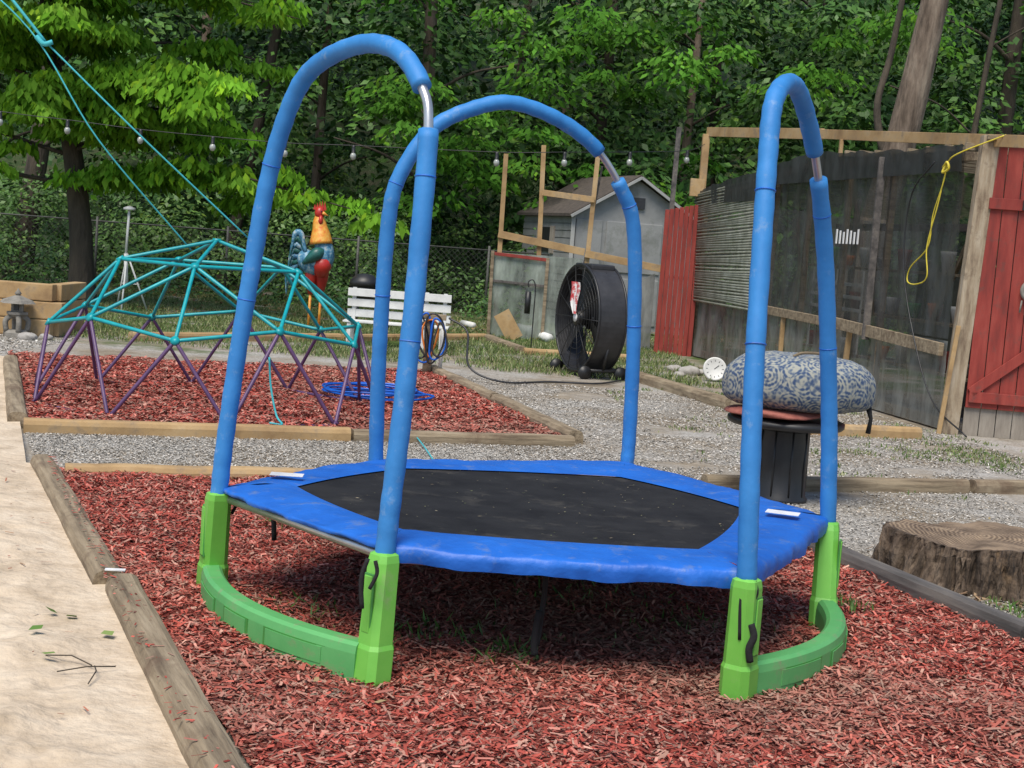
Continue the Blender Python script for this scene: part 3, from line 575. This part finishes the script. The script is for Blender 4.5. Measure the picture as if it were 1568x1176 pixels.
tube('handle',catmull([(1.66,8.75,.90),(1.72,8.73,.925),(1.84,8.73,.925),(1.9,8.75,.90)],5),.010,timber_old,e2,6)
tube('tassel',[(2.16,8.85,.62),(2.18,8.84,.55),(2.17,8.84,.46)],[.02,.012,.016],blackw,e2,6)
# ------------------------------------------------------------ STUMP
e=empty('tree_stump')
def endgrain():
    m,nt,b=newmat('end_grain');N=nt.nodes;L=nt.links;tc=N.new('ShaderNodeTexCoord');mp=N.new('ShaderNodeMapping');mp.inputs['Location'].default_value=(-2.30,-6.95,0);L.new(tc.outputs['Object'],mp.inputs[0])
    wv=N.new('ShaderNodeTexWave');wv.wave_type='RINGS';wv.rings_direction='Z';wv.inputs['Scale'].default_value=14;wv.inputs['Distortion'].default_value=5;wv.inputs['Detail'].default_value=4;L.new(mp.outputs[0],wv.inputs['Vector'])
    no=N.new('ShaderNodeTexNoise');no.inputs['Scale'].default_value=7;no.inputs['Detail'].default_value=8;L.new(tc.outputs['Object'],no.inputs['Vector'])
    ad=N.new('ShaderNodeMath');ad.operation='MULTIPLY_ADD';ad.inputs[1].default_value=.3;L.new(wv.outputs['Fac'],ad.inputs[0]);L.new(no.outputs['Fac'],ad.inputs[2])
    c=N.new('ShaderNodeValToRGB');el=c.color_ramp.elements;el[0].position=.4;el[1].position=.9;el[0].color=(.07,.045,.028,1);el[1].color=(.32,.23,.15,1);L.new(ad.outputs[0],c.inputs[0]);L.new(c.outputs[0],b.inputs['Base Color']);b.inputs['Roughness'].default_value=.9
    bp=N.new('ShaderNodeBump');bp.inputs['Distance'].default_value=.01;L.new(ad.outputs[0],bp.inputs['Height']);L.new(bp.outputs[0],b.inputs['Normal']);return m
endm=endgrain()
def stump(c,r0,h,seed):
    V=[];F=[];K=260;lv=[(0,1.14),(.025,1.11),(.05,1.07),(.09,1.05),(.13,1.03),(.165,1.02),(h*.86,1.0),(h*.95,.99),(h,.97),(h+.002,.94)]
    for z,s in lv:
        for k in range(K):
            a=2*math.pi*k/K;cr_=float(fbm(math.cos(a)*2.2,math.sin(a)*2.2,1,seed));gv=abs(float(fbm(math.cos(a)*13+z*3,math.sin(a)*13+z*2,1,seed+1)));fl=.10*math.sin(a*5+1)*max(0,1-z/.12)
            top_=1 if z<h*.97 else .5
            rr_=r0*s*(1+.34*cr_-.42*gv*top_+fl+.07*float(fbm(a*20,z*40,1,seed+5)));V.append((c[0]+rr_*math.cos(a)*1.08,c[1]+rr_*math.sin(a),z+(.07*float(fbm(math.cos(a)*2,math.sin(a)*2,1,seed)) if z>h*.8 else 0)))
    for j in range(len(lv)-1):
        for k in range(K): F.append((j*K+k,j*K+(k+1)%K,(j+1)*K+(k+1)%K,(j+1)*K+k))
    mk('bark_side',V,F,barks,e,False)
    top=[V[(len(lv)-1)*K+k] for k in range(K)];V2=list(top);F2=[]
    for q in range(1,6):
        f=1-q/6
        for k in range(K):
            x=c[0]+(top[k][0]-c[0])*f;y=c[1]+(top[k][1]-c[1])*f;V2.append((x,y,h+(top[k][2]-h)*f+.03*float(fbm(x*9,y*9,1,8))-.002))
    V2.append((c[0],c[1],h))
    for q in range(5):
        for k in range(K): F2.append((q*K+k,q*K+(k+1)%K,(q+1)*K+(k+1)%K,(q+1)*K+k))
    F2+=[(5*K+k,5*K+(k+1)%K,6*K) for k in range(K)];mk('cut_face',V2,F2,endm,e,True)
stump((2.30,6.95),.41,.225,3)
chips('stump_bark_debris',[(1.9,7.6),(2.8,7.6),(2.9,6.3),(2.15,6.3)],500,lambda x,y:.008+0*x,[(.1,.06,.04),(.25,.17,.1)],(.02,.07),(.008,.02),chipm,e,.3)
# ------------------------------------------------------------ GREENHOUSE
GA=Vector((2.58,21.4,0));GB=Vector((4.05,13.5,0));gu=(GB-GA).normalized();gn=Vector((-gu.y,gu.x,0))
if gn.x<0: gn=-gn
GL=(GB-GA).length;G=empty('greenhouse')
def gp(s,z,off=0): return GA+gu*(s*GL)+gn*off+Vector((0,0,z))
topz=[(0,2.32),(.35,2.55),(.52,2.70),(.77,2.61),(1,2.6)]
def tz(s): return float(np.interp(s,[a for a,b in topz],[b for a,b in topz]))
def filmmat(name,col,alpha,rough=.25,var=.18):
    m,nt,b=newmat(name);N=nt.nodes;L=nt.links;tc=N.new('ShaderNodeTexCoord');mp=N.new('ShaderNodeMapping');mp.inputs['Scale'].default_value=(1.6,1.6,.5);L.new(tc.outputs['Object'],mp.inputs[0])
    no=N.new('ShaderNodeTexNoise');no.inputs['Scale'].default_value=2.6;no.inputs['Detail'].default_value=8;no.inputs['Roughness'].default_value=.65;L.new(mp.outputs[0],no.inputs['Vector'])
    c=N.new('ShaderNodeValToRGB');el=c.color_ramp.elements;el[0].position=.35;el[1].position=.7;el[0].color=(*[q*.5 for q in col],1);el[1].color=(*[q*1.7 for q in col],1);L.new(no.outputs['Fac'],c.inputs[0]);L.new(c.outputs[0],b.inputs['Base Color'])
    b.inputs['Roughness'].default_value=rough
    mr=N.new('ShaderNodeMapRange');mr.inputs[1].default_value=.3;mr.inputs[2].default_value=.7;mr.inputs[3].default_value=alpha-var;mr.inputs[4].default_value=alpha+var;L.new(no.outputs['Fac'],mr.inputs[0]);L.new(mr.outputs[0],b.inputs['Alpha']);return m
film=filmmat('black_mesh_film',(.045,.048,.05),.66,.32,.14);filmd=filmmat('shade_cloth',(.022,.025,.024),.9,.7,.1);filmw=filmmat('milky_film',(.17,.175,.165),.62,.35);roofw=filmmat('roof_film',(.22,.23,.22),.6,.4)
def filmpatch(name,s0,s1,z0,z1f,off,mat,amp=.035,seed=0,parent=None,fold=0):
    nu,nv=110,22;V=[];F=[]
    for j in range(nv):
        for i in range(nu):
            s=s0+(s1-s0)*i/(nu-1);zt=z1f(s);z=z0+(zt-z0)*j/(nv-1);V.append(gp(s,z,off+amp*float(fbm(s*26+z*.6,z*2.2+s*4,1,seed))+fold*float(fbm(s*70+z*1.2,z*.7,1,seed+3))))
    for j in range(nv-1):
        for i in range(nu-1): F.append((j*nu+i,j*nu+i+1,(j+1)*nu+i+1,(j+1)*nu+i))
    return mk(name,V,F,mat,parent or G,True)
filmpatch('film_upper',.345,.985,.86,tz,-.03,film,.09,1,fold=.07)
filmpatch('film_lower',.02,.985,.02,lambda s:.84,-.02,filmw,.08,2,fold=.06)
filmpatch('shade_strip',.33,.99,2.40,lambda s:tz(s)+.05+.07*float(fbm(s*30,1,1,3)),-.085,filmd,.08,4,fold=.05)
bam=pm('corrugated_shade',[(.15,.16,.125),(.24,.25,.20),(.32,.33,.28)],6,.6,.2)
for k in range(46):
    z=.82+k*(1.52/46);zz=z+.02*math.sin(k*.9);p0=gp(.0,zz,-.10-.002*k*.5);p1=gp(.37,z*1.0+ (z-.82)*.13,-.10);tube('slat_%d'%k,[p0,(p0+p1)/2+Vector((0,0,.012*math.sin(k*1.3))),p1],.0165,bam,G,5)
filmpatch('shade_top',-.01,.40,2.2,lambda s:tz(s)+.06+.06*float(fbm(s*30,1,1,3)),-.14,filmd,.08,6,fold=.04)
for s in (.0,.36,.5,.64,.78): beam('stud_%d'%int(s*100),gp(s,0,0.03),gp(s,tz(s)-.03,0.03),.06,.09,timber_old,G)
beam('stud_outer',gp(.775,.72,-.10),gp(.775,2.6,-.10),.07,.05,timber_dark,G)
beam('mid_rail_1',gp(.30,.86,-.07),gp(.62,.83,-.07),.05,.10,timber_old,G);beam('mid_rail_2',gp(.62,.85,-.09),gp(.985,.76,-.09),.05,.12,timber_old,G)
beam('top_rail',gp(0,2.25,.03),gp(.5,2.62,.03),.05,.08,timber_old,G);beam('top_rail_2',gp(.5,2.62,.03),gp(1,2.54,.03),.05,.08,timber_old,G)
beam('prop_1',gp(.46,0,-.05),gp(.46,.85,-.05),.05,.07,timber_new,G);beam('prop_2',gp(.70,0,-.05),gp(.71,.82,-.05),.05,.07,timber_new,G)
beam('bottom_rail',gp(0,.06,0.03),gp(1,.06,0.03),.05,.10,timber_old,G)
bwall=pm('dark_interior',[(.03,.032,.027),(.08,.085,.07)],3,.9,.2)
mk('back_wall',[gp(0,0,3.4),gp(1,0,3.4),gp(1,1.6,3.4),gp(0,1.6,3.4)],[(0,1,2,3)],bwall,G)
mk('back_film',[gp(0,1.62,3.4),gp(1,1.62,3.4),gp(1,2.3,3.4),gp(0,2.1,3.4)],[(0,1,2,3)],film,G)
mk('far_end',[gp(0,0,.06),gp(0,0,3.4),gp(0,2.1,3.4),gp(0,2.3,.06)],[(0,1,2,3)],filmw,G)
mk('roof_sheet',[gp(0,2.34,0.0),gp(.5,2.70,0.0),gp(1,2.6,0.0),gp(1,2.36,3.45),gp(.5,2.5,3.45),gp(0,2.15,3.45)],[(0,1,4,5),(1,2,3,4)],roofw,G)
for k in range(3): beam('inner_slat_%d'%k,gp(.48,.98+.14*k,.2),gp(.66,.98+.14*k,.2),.02,.04,white,G)
for s in (.48,.57,.66): beam('inner_stile_%d'%int(s*100),gp(s,.5,.22),gp(s,1.42,.22),.02,.04,white,G)
for s,z0,z1 in ((.82,0,2.4),(.91,0,2.4),(.42,0,2.3)): beam('inner_post_%d'%int(s*100),gp(s,z0,.9),gp(s,z1,.9),.07,.07,timber_dark,G)
beam('inner_brace',gp(.80,.9,.5),gp(.93,2.3,.5),.04,.06,timber_old,G);beam('inner_header',gp(.35,1.95,.9),gp(.95,1.95,.9),.05,.08,timber_dark,G)
for k in range(3): beam('shelf_%d'%k,gp(.38,.45+.5*k,.6),gp(.95,.45+.5*k,.6),.3,.03,timber_old,G)
for k in range(26):
    s=.40+.021*k;mm=[redm,white,greenb,stonem,terra,orange,label][k%7];c=gp(s,.47+.5*(k%3),.55);lathe('pot_%d'%k,[(.05,0),(.08,.14+.05*math.sin(k)),(.085,.17+.05*math.sin(k))],c,mm,G,10)
brightw=pm('white_blind',[(.7,.7,.7),(.85,.85,.85)],6,.5,0)
for k in range(7):
    s=.64+.012*k;beam('blind_%d'%k,gp(s,1.70,-.07),gp(s,1.86-.015*(k%3),-.07),.01,.06,brightw,G)
beam('pergola_beam',gp(-.01,3.24,-.02),gp(.5,2.98,0.1),.04,.13,timber_new,G);beam('pergola_beam_2',gp(.5,2.98,0.1),gp(1.12,2.62,.1),.04,.11,timber_new,G)
beam('pergola_post',gp(-.005,0,-.05),gp(-.005,3.2,-.05),.10,.12,timber_new,G);beam('pergola_block',gp(.01,2.3,-.16),gp(.01,2.55,-.16),.2,.1,timber_new,G)
beam('pergola_post_2',gp(.58,2.5,.08),gp(.58,2.88,.08),.04,.06,timber_new,G)
for k in range(8):
    s=.62+.05*k;beam('rafter_%d'%k,gp(s,tz(s)+.04,0),gp(s,tz(s)-.1,3.4),.04,.07,timber_old,G)
cp=pm('corner_post_wood',[(.17,.12,.08),(.32,.25,.17),(.42,.35,.26)],6,.9,.8,stretch=(3,3,.5),stain=((.12,.08,.05),7,.55,.6))
beam('corner_post',(4.03,13.44,0),(4.14,13.44,2.72),.15,.12,cp,G);beam('corner_stake',(3.92,13.35,0),(4.0,13.35,1.0),.04,.03,timber_new,G)
wd=Vector((1,-.12,0)).normalized();wn=Vector((-.12,-1,0)).normalized();W0=Vector((4.15,13.40,0))
for k in range(22):
    x=k*.145;zt=2.68
    c=W0+wd*(x+.07);jit=.005*math.sin(k*3.1)
    frame_box('red_board_%d'%k,c+wn*jit+Vector((0,0,.26+(zt-.26)/2)),wd,wn,(0,0,1),(.137,.022,zt-.26),redm,G,.003)
    frame_box('grey_board_%d'%k,c-wn*.03+Vector((0,0,.13)),wd,wn,(0,0,1),(.137,.02,.26),greywood,G,.003)
def rb(n,x0,z0,x1,z1,h): beam(n,W0+wd*x0+wn*.03+Vector((0,0,z0)),W0+wd*x1+wn*.03+Vector((0,0,z1)),.025,h,redm,G,up=(0,0,1))
rb('door_header',.02,2.12,3.2,2.12,.10);rb('door_bottom_rail',.02,.36,3.2,.36,.10);rb('door_brace',.03,.40,1.9,1.98,.09);rb('door_stile',1.95,.3,1.95,2.68,.1)
frame_box('hinge',W0+wd*.38+wn*.05+Vector((0,0,2.12)),wd,wn,(0,0,1),(.14,.01,.09),blackp,G,.002)
beam('cap_rail',W0+wn*.02+Vector((-.06,0,2.70)),W0+wd*3.2+wn*.02+Vector((0,0,2.70)),.10,.04,timber_old,G)
wc=W0+wd*.47+wn*.05+Vector((0,0,1.36));tube('wreath',[wc+wd*(.085*math.cos(a))+Vector((0,0,.085*math.sin(a))) for a in np.linspace(0,6.283,24)],.02,stonem,G,8,False)
for k in range(5): tube('wreath_drop_%d'%k,[wc+wd*(.04*(k-2))+Vector((0,0,-.09)),wc+wd*(.045*(k-2))+Vector((0,0,-.2-.02*(k%2)))],.008,stonem,G,5)
mk('side_return',[W0+wd*3.2,W0+wd*3.2+Vector((.3,3,0)),W0+wd*3.2+Vector((.3,3,2.4)),W0+wd*3.2+Vector((0,0,2.6))],[(0,1,2,3)],redm,G)
e=empty('yellow_cord')
q=[gp(.965,2.48,-.14),gp(.963,2.3,-.15),gp(.945,2.0,-.15),gp(.94,1.7,-.15),gp(.90,1.5,-.15),gp(.895,1.36,-.15),gp(.92,1.34,-.15),gp(.945,1.42,-.15),gp(.94,1.7,-.16),gp(.955,2.1,-.15),gp(.965,2.45,-.14)]
rope('cord_loop',q,.0065,yellow,e);rope('cord_knot',[gp(.958,2.44,-.15),gp(.972,2.48,-.17),gp(.975,2.42,-.16),gp(.963,2.39,-.17),gp(.965,2.46,-.15)],.012,yellow,e)
rope('cord_tail',[gp(.965,2.46,-.15),gp(.99,2.55,-.15),Vector((4.2,13.2,2.72))],.0065,yellow,e)
rope('black_cable',[gp(.93,2.5,-.13),gp(.88,2.2,-.14),gp(.875,1.6,-.14),gp(.91,1.0,-.14),gp(.985,.3,-.14),(4.1,13.1,.02)],.008,blackp,e)
e=empty('red_fence_panel')
for k in range(8): box('board_%d'%k,(2.04+.068*k,21.25-.008*k,1.04+.008*k),(.062,.03,2.08+.016*k),redm,e,bev=.004)
e=empty('round_wall_clock');pmx=Matrix.Translation((2.36,17.2,.15))@Matrix.Rotation(math.radians(78),4,'X')
o=lathe('clock_face',[(.01,.012),(.115,.012),(.125,.018),(.138,.014),(.14,0),(.01,-.01)],(0,0,0),white,e,40);o.matrix_world=pmx
for k in range(12):
    a=k*math.pi/6;o=box('hour_mark_%d'%k,(.095*math.cos(a),.095*math.sin(a),.0135),(.02,.006,.003),dkmetal,e,rz=math.degrees(a));o.matrix_world=pmx
o=box('hand_1',(.02,.02,.0145),(.07,.007,.003),dkmetal,e,rz=40);o.matrix_world=pmx
e=empty('drain_pipe');tube('pipe_1',[(.05,24.2,.06),(.5,22.0,.06)],.07,white,e,12);tube('pipe_2',[(-.9,24.5,.05),(-.7,24,.05)],.05,white,e,12)
e=empty('shepherd_hook');tube('hook',catmull([(.22,20,0),(.22,20,.5),(.22,20,.85),(.18,20,.96),(.12,20,.93),(.13,20,.86)],5),.009,blackp,e,6);tube('feeder_cage',[(.13,20,.8),(.13,20,.5)],.04,blackp,e,8)
e=empty('leaning_board');frame_box('board',(-.12,22.0,.2),(.8,.1,.5),(-.5,0,.8),(0,1,0),(.25,.45,.03),timber_new,e)
# ------------------------------------------------------------ SHED
S=empty('storage_shed');s0=Vector((.87,26,0));fv=Vector((2.2,.76,0));sv=Vector((-.86,2.5,0));fvu=fv.normalized();svu=sv.normalized()
eh,ph=2.05,2.72;pk=s0+fv*.5
mk('walls',[s0,s0+fv,s0+fv+Vector((0,0,eh)),pk+Vector((0,0,ph)),s0+Vector((0,0,eh)),s0+sv,s0+sv+Vector((0,0,eh)),s0+fv+sv,s0+fv+sv+Vector((0,0,eh)),pk+sv+Vector((0,0,ph))],
   [(0,1,2,3,4),(0,4,6,5),(1,7,8,2),(5,6,9,8,7)],siding,S)
for k in range(15):
    z=.1+.13*k
    beam('siding_side_%d'%k,s0-fvu*.012+Vector((0,0,z)),s0+sv-fvu*.012+Vector((0,0,z)),.012,.11,siding,S,bev=0)
# moulded plastic front panels
for k in range(4):
    for j,(z0,z1) in enumerate(((.12,.95),(1.05,1.95))):
        c=s0+fv*(.125+.25*k)-svu*.012+Vector((0,0,(z0+z1)/2));frame_box('front_panel_%d_%d'%(k,j),c,fvu,svu,(0,0,1),(.50,.03,z1-z0),siding,S,.012)
ov=.14
for sg in (0,1):
    e0=(s0-fvu*.12 if sg==0 else s0+fv+fvu*.12)+Vector((0,0,eh-.07));p0=pk+Vector((0,0,ph+.03))
    a=[e0-svu*ov,p0-svu*ov,p0+sv+svu*ov,e0+sv+svu*ov];mk('roof_%d'%sg,[*a,*[q+Vector((0,0,.05)) for q in a]],[(0,1,2,3),(4,5,6,7),(0,1,5,4),(1,2,6,5),(2,3,7,6),(3,0,4,7)],roofm,S)
    beam('fascia_%d'%sg,e0-svu*(ov+.02),p0-svu*(ov+.02),.02,.05,fascia,S)
beam('corner_trim',s0-svu*.04-fvu*.02,s0-svu*.04-fvu*.02+Vector((0,0,eh)),.07,.03,fascia,S)
wcn=s0+sv*.5-fvu*.03+Vector((0,0,1.55));frame_box('window',wcn,svu,fvu,(0,0,1),(.5,.02,.45),blackp,S)
for sg in (-1,1): frame_box('shutter_%d'%sg,wcn+svu*.36*sg,svu,fvu,(0,0,1),(.18,.04,.5),greywood,S)
frame_box('vent',pk-svu*.03+Vector((0,0,2.3)),fvu,svu,(0,0,1),(.3,.03,.2),dkmetal,S)
P=empty('garden_pen_fence')
for k,(x,z0,x1,z1) in enumerate([(-.33,0,-.35,2.77),(.30,0,.21,2.94),(.97,0,1.04,2.87),(2.2,0,2.23,3.36)]): beam('post_%d'%k,(x,22.5,z0),(x1,22.5,z1),.07,.08,timber_new if k<3 else timber_dark,P)
beam('rail_1',(-.38,22.43,1.56),(.95,22.43,1.38),.03,.11,timber_new,P);beam('rail_2',(.96,22.42,1.36),(2.18,22.42,1.21),.03,.11,timber_new,P);beam('rail_3',(.24,22.43,2.23),(1.04,22.43,2.18),.03,.09,timber_new,P)
beam('wire_post',(.85,22.9,0),(1.12,22.6,2.7),.03,.03,timber_dark,P)
penf=filmmat('pen_plastic',(.22,.25,.22),.75)
nu,nv=30,12;V=[];F=[]
for j in range(nv):
    for i in range(nu):
        x=-.42+1.35*i/(nu-1);z=1.28*j/(nv-1);V.append((x,22.4+.05*float(fbm(x*6,z*3,1,2)),z))
for j in range(nv-1):
    for i in range(nu-1): F.append((j*nu+i,j*nu+i+1,(j+1)*nu+i+1,(j+1)*nu+i))
mk('plastic_panel',V,F,penf,P,True)
beam('frame_top',(-.43,22.36,1.26),(.4,22.36,1.22),.03,.05,redm,P);beam('frame_mid',(-.43,22.36,.85),(.4,22.36,.82),.03,.04,timber_dark,P)
beam('frame_side',(-.42,22.35,0),(-.44,22.35,1.3),.05,.04,timber_old,P);beam('frame_side2',(.4,22.35,0),(.4,22.35,1.25),.05,.04,timber_old,P)
mk('tarp',[(1.4,22.3,0),(2.0,21.8,0),(2.0,21.9,1.15),(1.75,22.1,1.0),(1.5,22.3,.6)],[(0,1,2,3,4)],filmmat('grey_tarp',(.15,.15,.14),.85,.6,.1),P)
# ------------------------------------------------------------ chain link fence
cf=empty('chain_link_fence');galv=pm('galv_wire',[(.05,.05,.045),(.10,.10,.09)],6,.6,0)
V=[];F=[];x0,x1,H=-15,-.2,1.25;sp=.10
def wire(a,b,w_=.0022):
    i=len(V);V.extend([(a[0]-w_,27,a[1]),(a[0]+w_,27,a[1]),(b[0]+w_,27,b[1]),(b[0]-w_,27,b[1])]);F.append((i,i+1,i+2,i+3))
x=x0
while x<x1: wire((x,0),(x+H,H));wire((x+H,0),(x,H));x+=sp
mk('wire_mesh',V,F,galv,cf)
for k in range(7): tube('post_%d'%k,[(x0+2.4*k,27.03,0),(x0+2.4*k,27.03,1.35)],.025,galv,cf,8)
tube('top_rail',[(x0,27.03,1.27),(x1+1,27.03,1.27)],.014,galv,cf,8)
# ------------------------------------------------------------ string lights
e=empty('string_lights');pts=[(-9,18,2.75),(-6.43,18,2.56),(-5.61,18,2.52),(-4.72,18,2.47),(-3.84,18,2.45),(-2.96,18,2.44),(-2.13,18,2.47),(-.39,18,2.52),(.43,18,2.58),(1.26,18.6,2.68),(2.12,20,2.85),(2.5,21.3,3.05)]
tube('cable',catmull(pts,6),.005,blackp,e,5)
for k,q in enumerate(pts[1:-1]):
    lathe('socket_%d'%k,[(.018,0),(.022,-.02),(.022,-.08),(.026,-.085)],q,blackp,e,8);lathe('bulb_%d'%k,[(.018,-.085),(.034,-.11),(.038,-.135),(.026,-.165),(.004,-.175)],q,glassb,e,12)
# ------------------------------------------------------------ TREES
def trunk(name,P,r0,r1,mat,parent=None,n=14):
    C=catmull(P,8);m=len(C);rad=[(r0+(r1-r0)*(i/(m-1))+.3*r0*math.exp(-i/m*14))*(1+.12*float(fbm(i*.5,r0*50,1,4))) for i in range(m)];return tube(name,C,rad,mat,parent,n)
t=empty('leaning_tree');trunk('trunk',[(5.25,24,-.05),(5.6,24,1.8),(5.98,24,3.64),(6.28,24,5.8),(6.6,24,8.5),(6.8,24,12)],.31,.15,bark,t,20);trunk('limb_1',[(5.85,24,2.9),(5.55,24.1,4.0),(5.72,24.2,5.0),(5.85,24.3,6.6),(5.6,24.5,8.5)],.065,.035,barkd,t);trunk('limb_2',[(6.3,24,6),(7.2,24,7.2),(8.3,24.2,8.5)],.12,.05,bark,t)
t=empty('woodland_trees')
for k,(x,z_,y,r0,lean) in enumerate([(-2.05,0,30,.17,-.02),(-9.9,0,29,.22,.1),(-6.3,0,31,.13,.16),(-4.9,0,34,.12,.02),(-.5,0,35,.13,.03),(1.6,0,33,.15,.0),(3.3,0,32,.11,.02),(8.1,0,29,.07,.11),(9.6,0,31,.2,.04),(-12,0,33,.2,0),(4.6,0,36,.14,-.04),(7,0,38,.18,.03),(-8,0,37,.18,-.03),(-15,0,30,.2,.04),(13,0,32,.22,-.03),(0.6,0,39,.16,.05)]):
    trunk('trunk_%d'%k,[(x,y,-.1),(x+lean*3+.08*math.sin(k),y,3),(x+lean*6,y,6),(x+lean*10,y,10),(x+lean*14,y,14)],r0,r0*.5,barkd if k%3 else bark,t,10)
    for b in range(5):
        z=2.5+1.7*b;s=1 if (b+k)%2 else -1;trunk('limb_%d_%d'%(k,b),[(x+lean*z,y,z),(x+lean*z+s*.8,y-.3,z+.5),(x+lean*z+s*1.8,y-.5,z+.75)],r0*.25,.015,barkd,t,6)
def sprays(cx,n_leaf,rad,flat,size,cols,name,parent,droop=.4,mat=None,wr=.52,rnd=.8):
    K=len(cx);idx=np.repeat(np.arange(K),n_leaf);n=len(idx)
    a=rng.random(n)*2*np.pi;rr_=rng.random(n)**.55;R_=rad[idx]
    off=np.column_stack([np.cos(a)*rr_*R_,np.sin(a)*rr_*R_,rng.normal(size=n)*flat*R_-rr_**2*R_*.28])
    C=cx[idx]+off
    D=unit(np.column_stack([np.cos(a)+rng.normal(size=n)*.7,np.sin(a)+rng.normal(size=n)*.7,-droop-rng.random(n)*.9]))
    nr=unit(np.column_stack([rng.normal(size=n)*.5,rng.normal(size=n)*.5-.45,np.ones(n)]));S=unit(np.cross(D,nr))
    L_=size*(1-rnd/2+rnd*rng.random(n));base=palette(K,cols,.12)[idx]*(1+rng.normal(size=(n,1))*.18)
    yl=rng.random((n,1))<.1;base=np.where(yl,base*np.array([1.5,1.25,.9]),base)
    flakes(name,C,D,S,L_,L_*wr,base,mat or leafd,parent)
GCOL=[(.025,.065,.015),(.05,.125,.024),(.08,.18,.033),(.11,.23,.042)]
K=1300;X=rng.uniform(-14,16,K);Y=29.5+rng.random(K)**1.2*13;Z=.3+rng.random(K)*(3.2+.20*Y)
dens=vn(X*.5,Z*.7,21)+.35*vn(X*1.6,Z*1.6,5);k=dens>.47;cx=np.column_stack([X,Y,Z])[k]
sprays(cx,135,.55+.8*rng.random(len(cx)),.22,.21,GCOL,'woodland_foliage',t,.2)
K=700;X=rng.uniform(-24,26,K);Y=rng.uniform(46,54,K);Z=4+rng.random(K)*12;cx=np.column_stack([X,Y,Z]);sprays(cx,55,1.0+.9*rng.random(K),.3,.42,[(.015,.042,.01),(.035,.09,.018),(.07,.15,.03)],'distant_foliage',t,.2)
K=190;X=rng.uniform(-3,14,K);Y=rng.uniform(27.5,30,K);Z=2.0+rng.random(K)*6.0;k=(vn(X*.6,Z*.8,33)>.42);cx=np.column_stack([X,Y,Z])[k]
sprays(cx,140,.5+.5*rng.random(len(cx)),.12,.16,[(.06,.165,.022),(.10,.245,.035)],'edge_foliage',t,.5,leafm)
sh=empty('undergrowth_shrubs');K=380;X=rng.uniform(-13,14,K);Y=rng.uniform(27.2,30.5,K);Z=.1+rng.random(K)**1.3*(1.6+.5*vn(X*.5,X*0,3));cx=np.column_stack([X,Y,Z])
sprays(cx,120,.35+.3*rng.random(K),.35,.10,[(.025,.06,.015),(.06,.13,.028),(.10,.19,.04)],'shrub_foliage',sh,.1)
K=46;X=rng.uniform(-12,0,K);Y=rng.uniform(26.0,26.9,K);Z=.05+.7*rng.random(K)**1.5;cx=np.column_stack([X,Y,Z]);sprays(cx,100,.25+.25*rng.random(K),.4,.09,[(.03,.08,.018),(.08,.17,.035)],'fence_weeds',sh,.1)
mtree=empty('beech_tree');trunk('trunk',[(-6.75,22.8,-.05),(-6.85,22.8,1.3),(-7.1,22.9,2.6),(-7.5,23,4.0),(-7.7,23,7)],.19,.10,barkd,mtree)
cxs=[];rs=[]
for k in range(50):
    z0=1.8+4.6*(k/50)+rng.normal()*.1;th=rng.uniform(-1.9,.9) if k%4 else rng.uniform(1,4);L_=rng.uniform(2.2,5.4)*(1-.06*(z0-1.9))
    st=Vector((-7.0-.12*(z0-1.5),22.85,z0));dx,dy=math.cos(th)*1.0,math.sin(th)*.55
    end=st+Vector((dx*L_,dy*L_,.35+.1*L_-.045*L_*L_))
    mid=st.lerp(end,.5)+Vector((0,0,.3));C=catmull([st,mid,end],6);tube('branch_%d'%k,C,[.03*(1-i/len(C))+.006 for i in range(len(C))],barkd,mtree,5)
    for q in range(8):
        t_=.25+.75*q/7;c=C[min(int(t_*(len(C)-1)),len(C)-1)];cxs.append((c.x+rng.normal()*.2,c.y-abs(rng.normal()*.3),c.z+rng.normal()*.08));rs.append(.28+.26*rng.random())
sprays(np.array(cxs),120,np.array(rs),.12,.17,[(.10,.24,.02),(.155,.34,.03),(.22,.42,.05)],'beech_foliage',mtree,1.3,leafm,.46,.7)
def litter(name,q,N,cols,s): chips(name,q,N,lambda x,y:.02+0*x,cols,(s*.5,s),(s*.3,s*.5),chipm,None,.3,False,.01)
litter('fallen_leaves',[(-9,34),(14,34),(6,22),(-8,22)],6000,[(.12,.07,.03),(.25,.15,.07),(.08,.10,.03)],.12)
litter('leaf_scatter',[(-2.4,8),(3.4,9),(3,3),(-2,3)],90,[(.07,.16,.03),(.28,.2,.1),(.35,.28,.16)],.05)
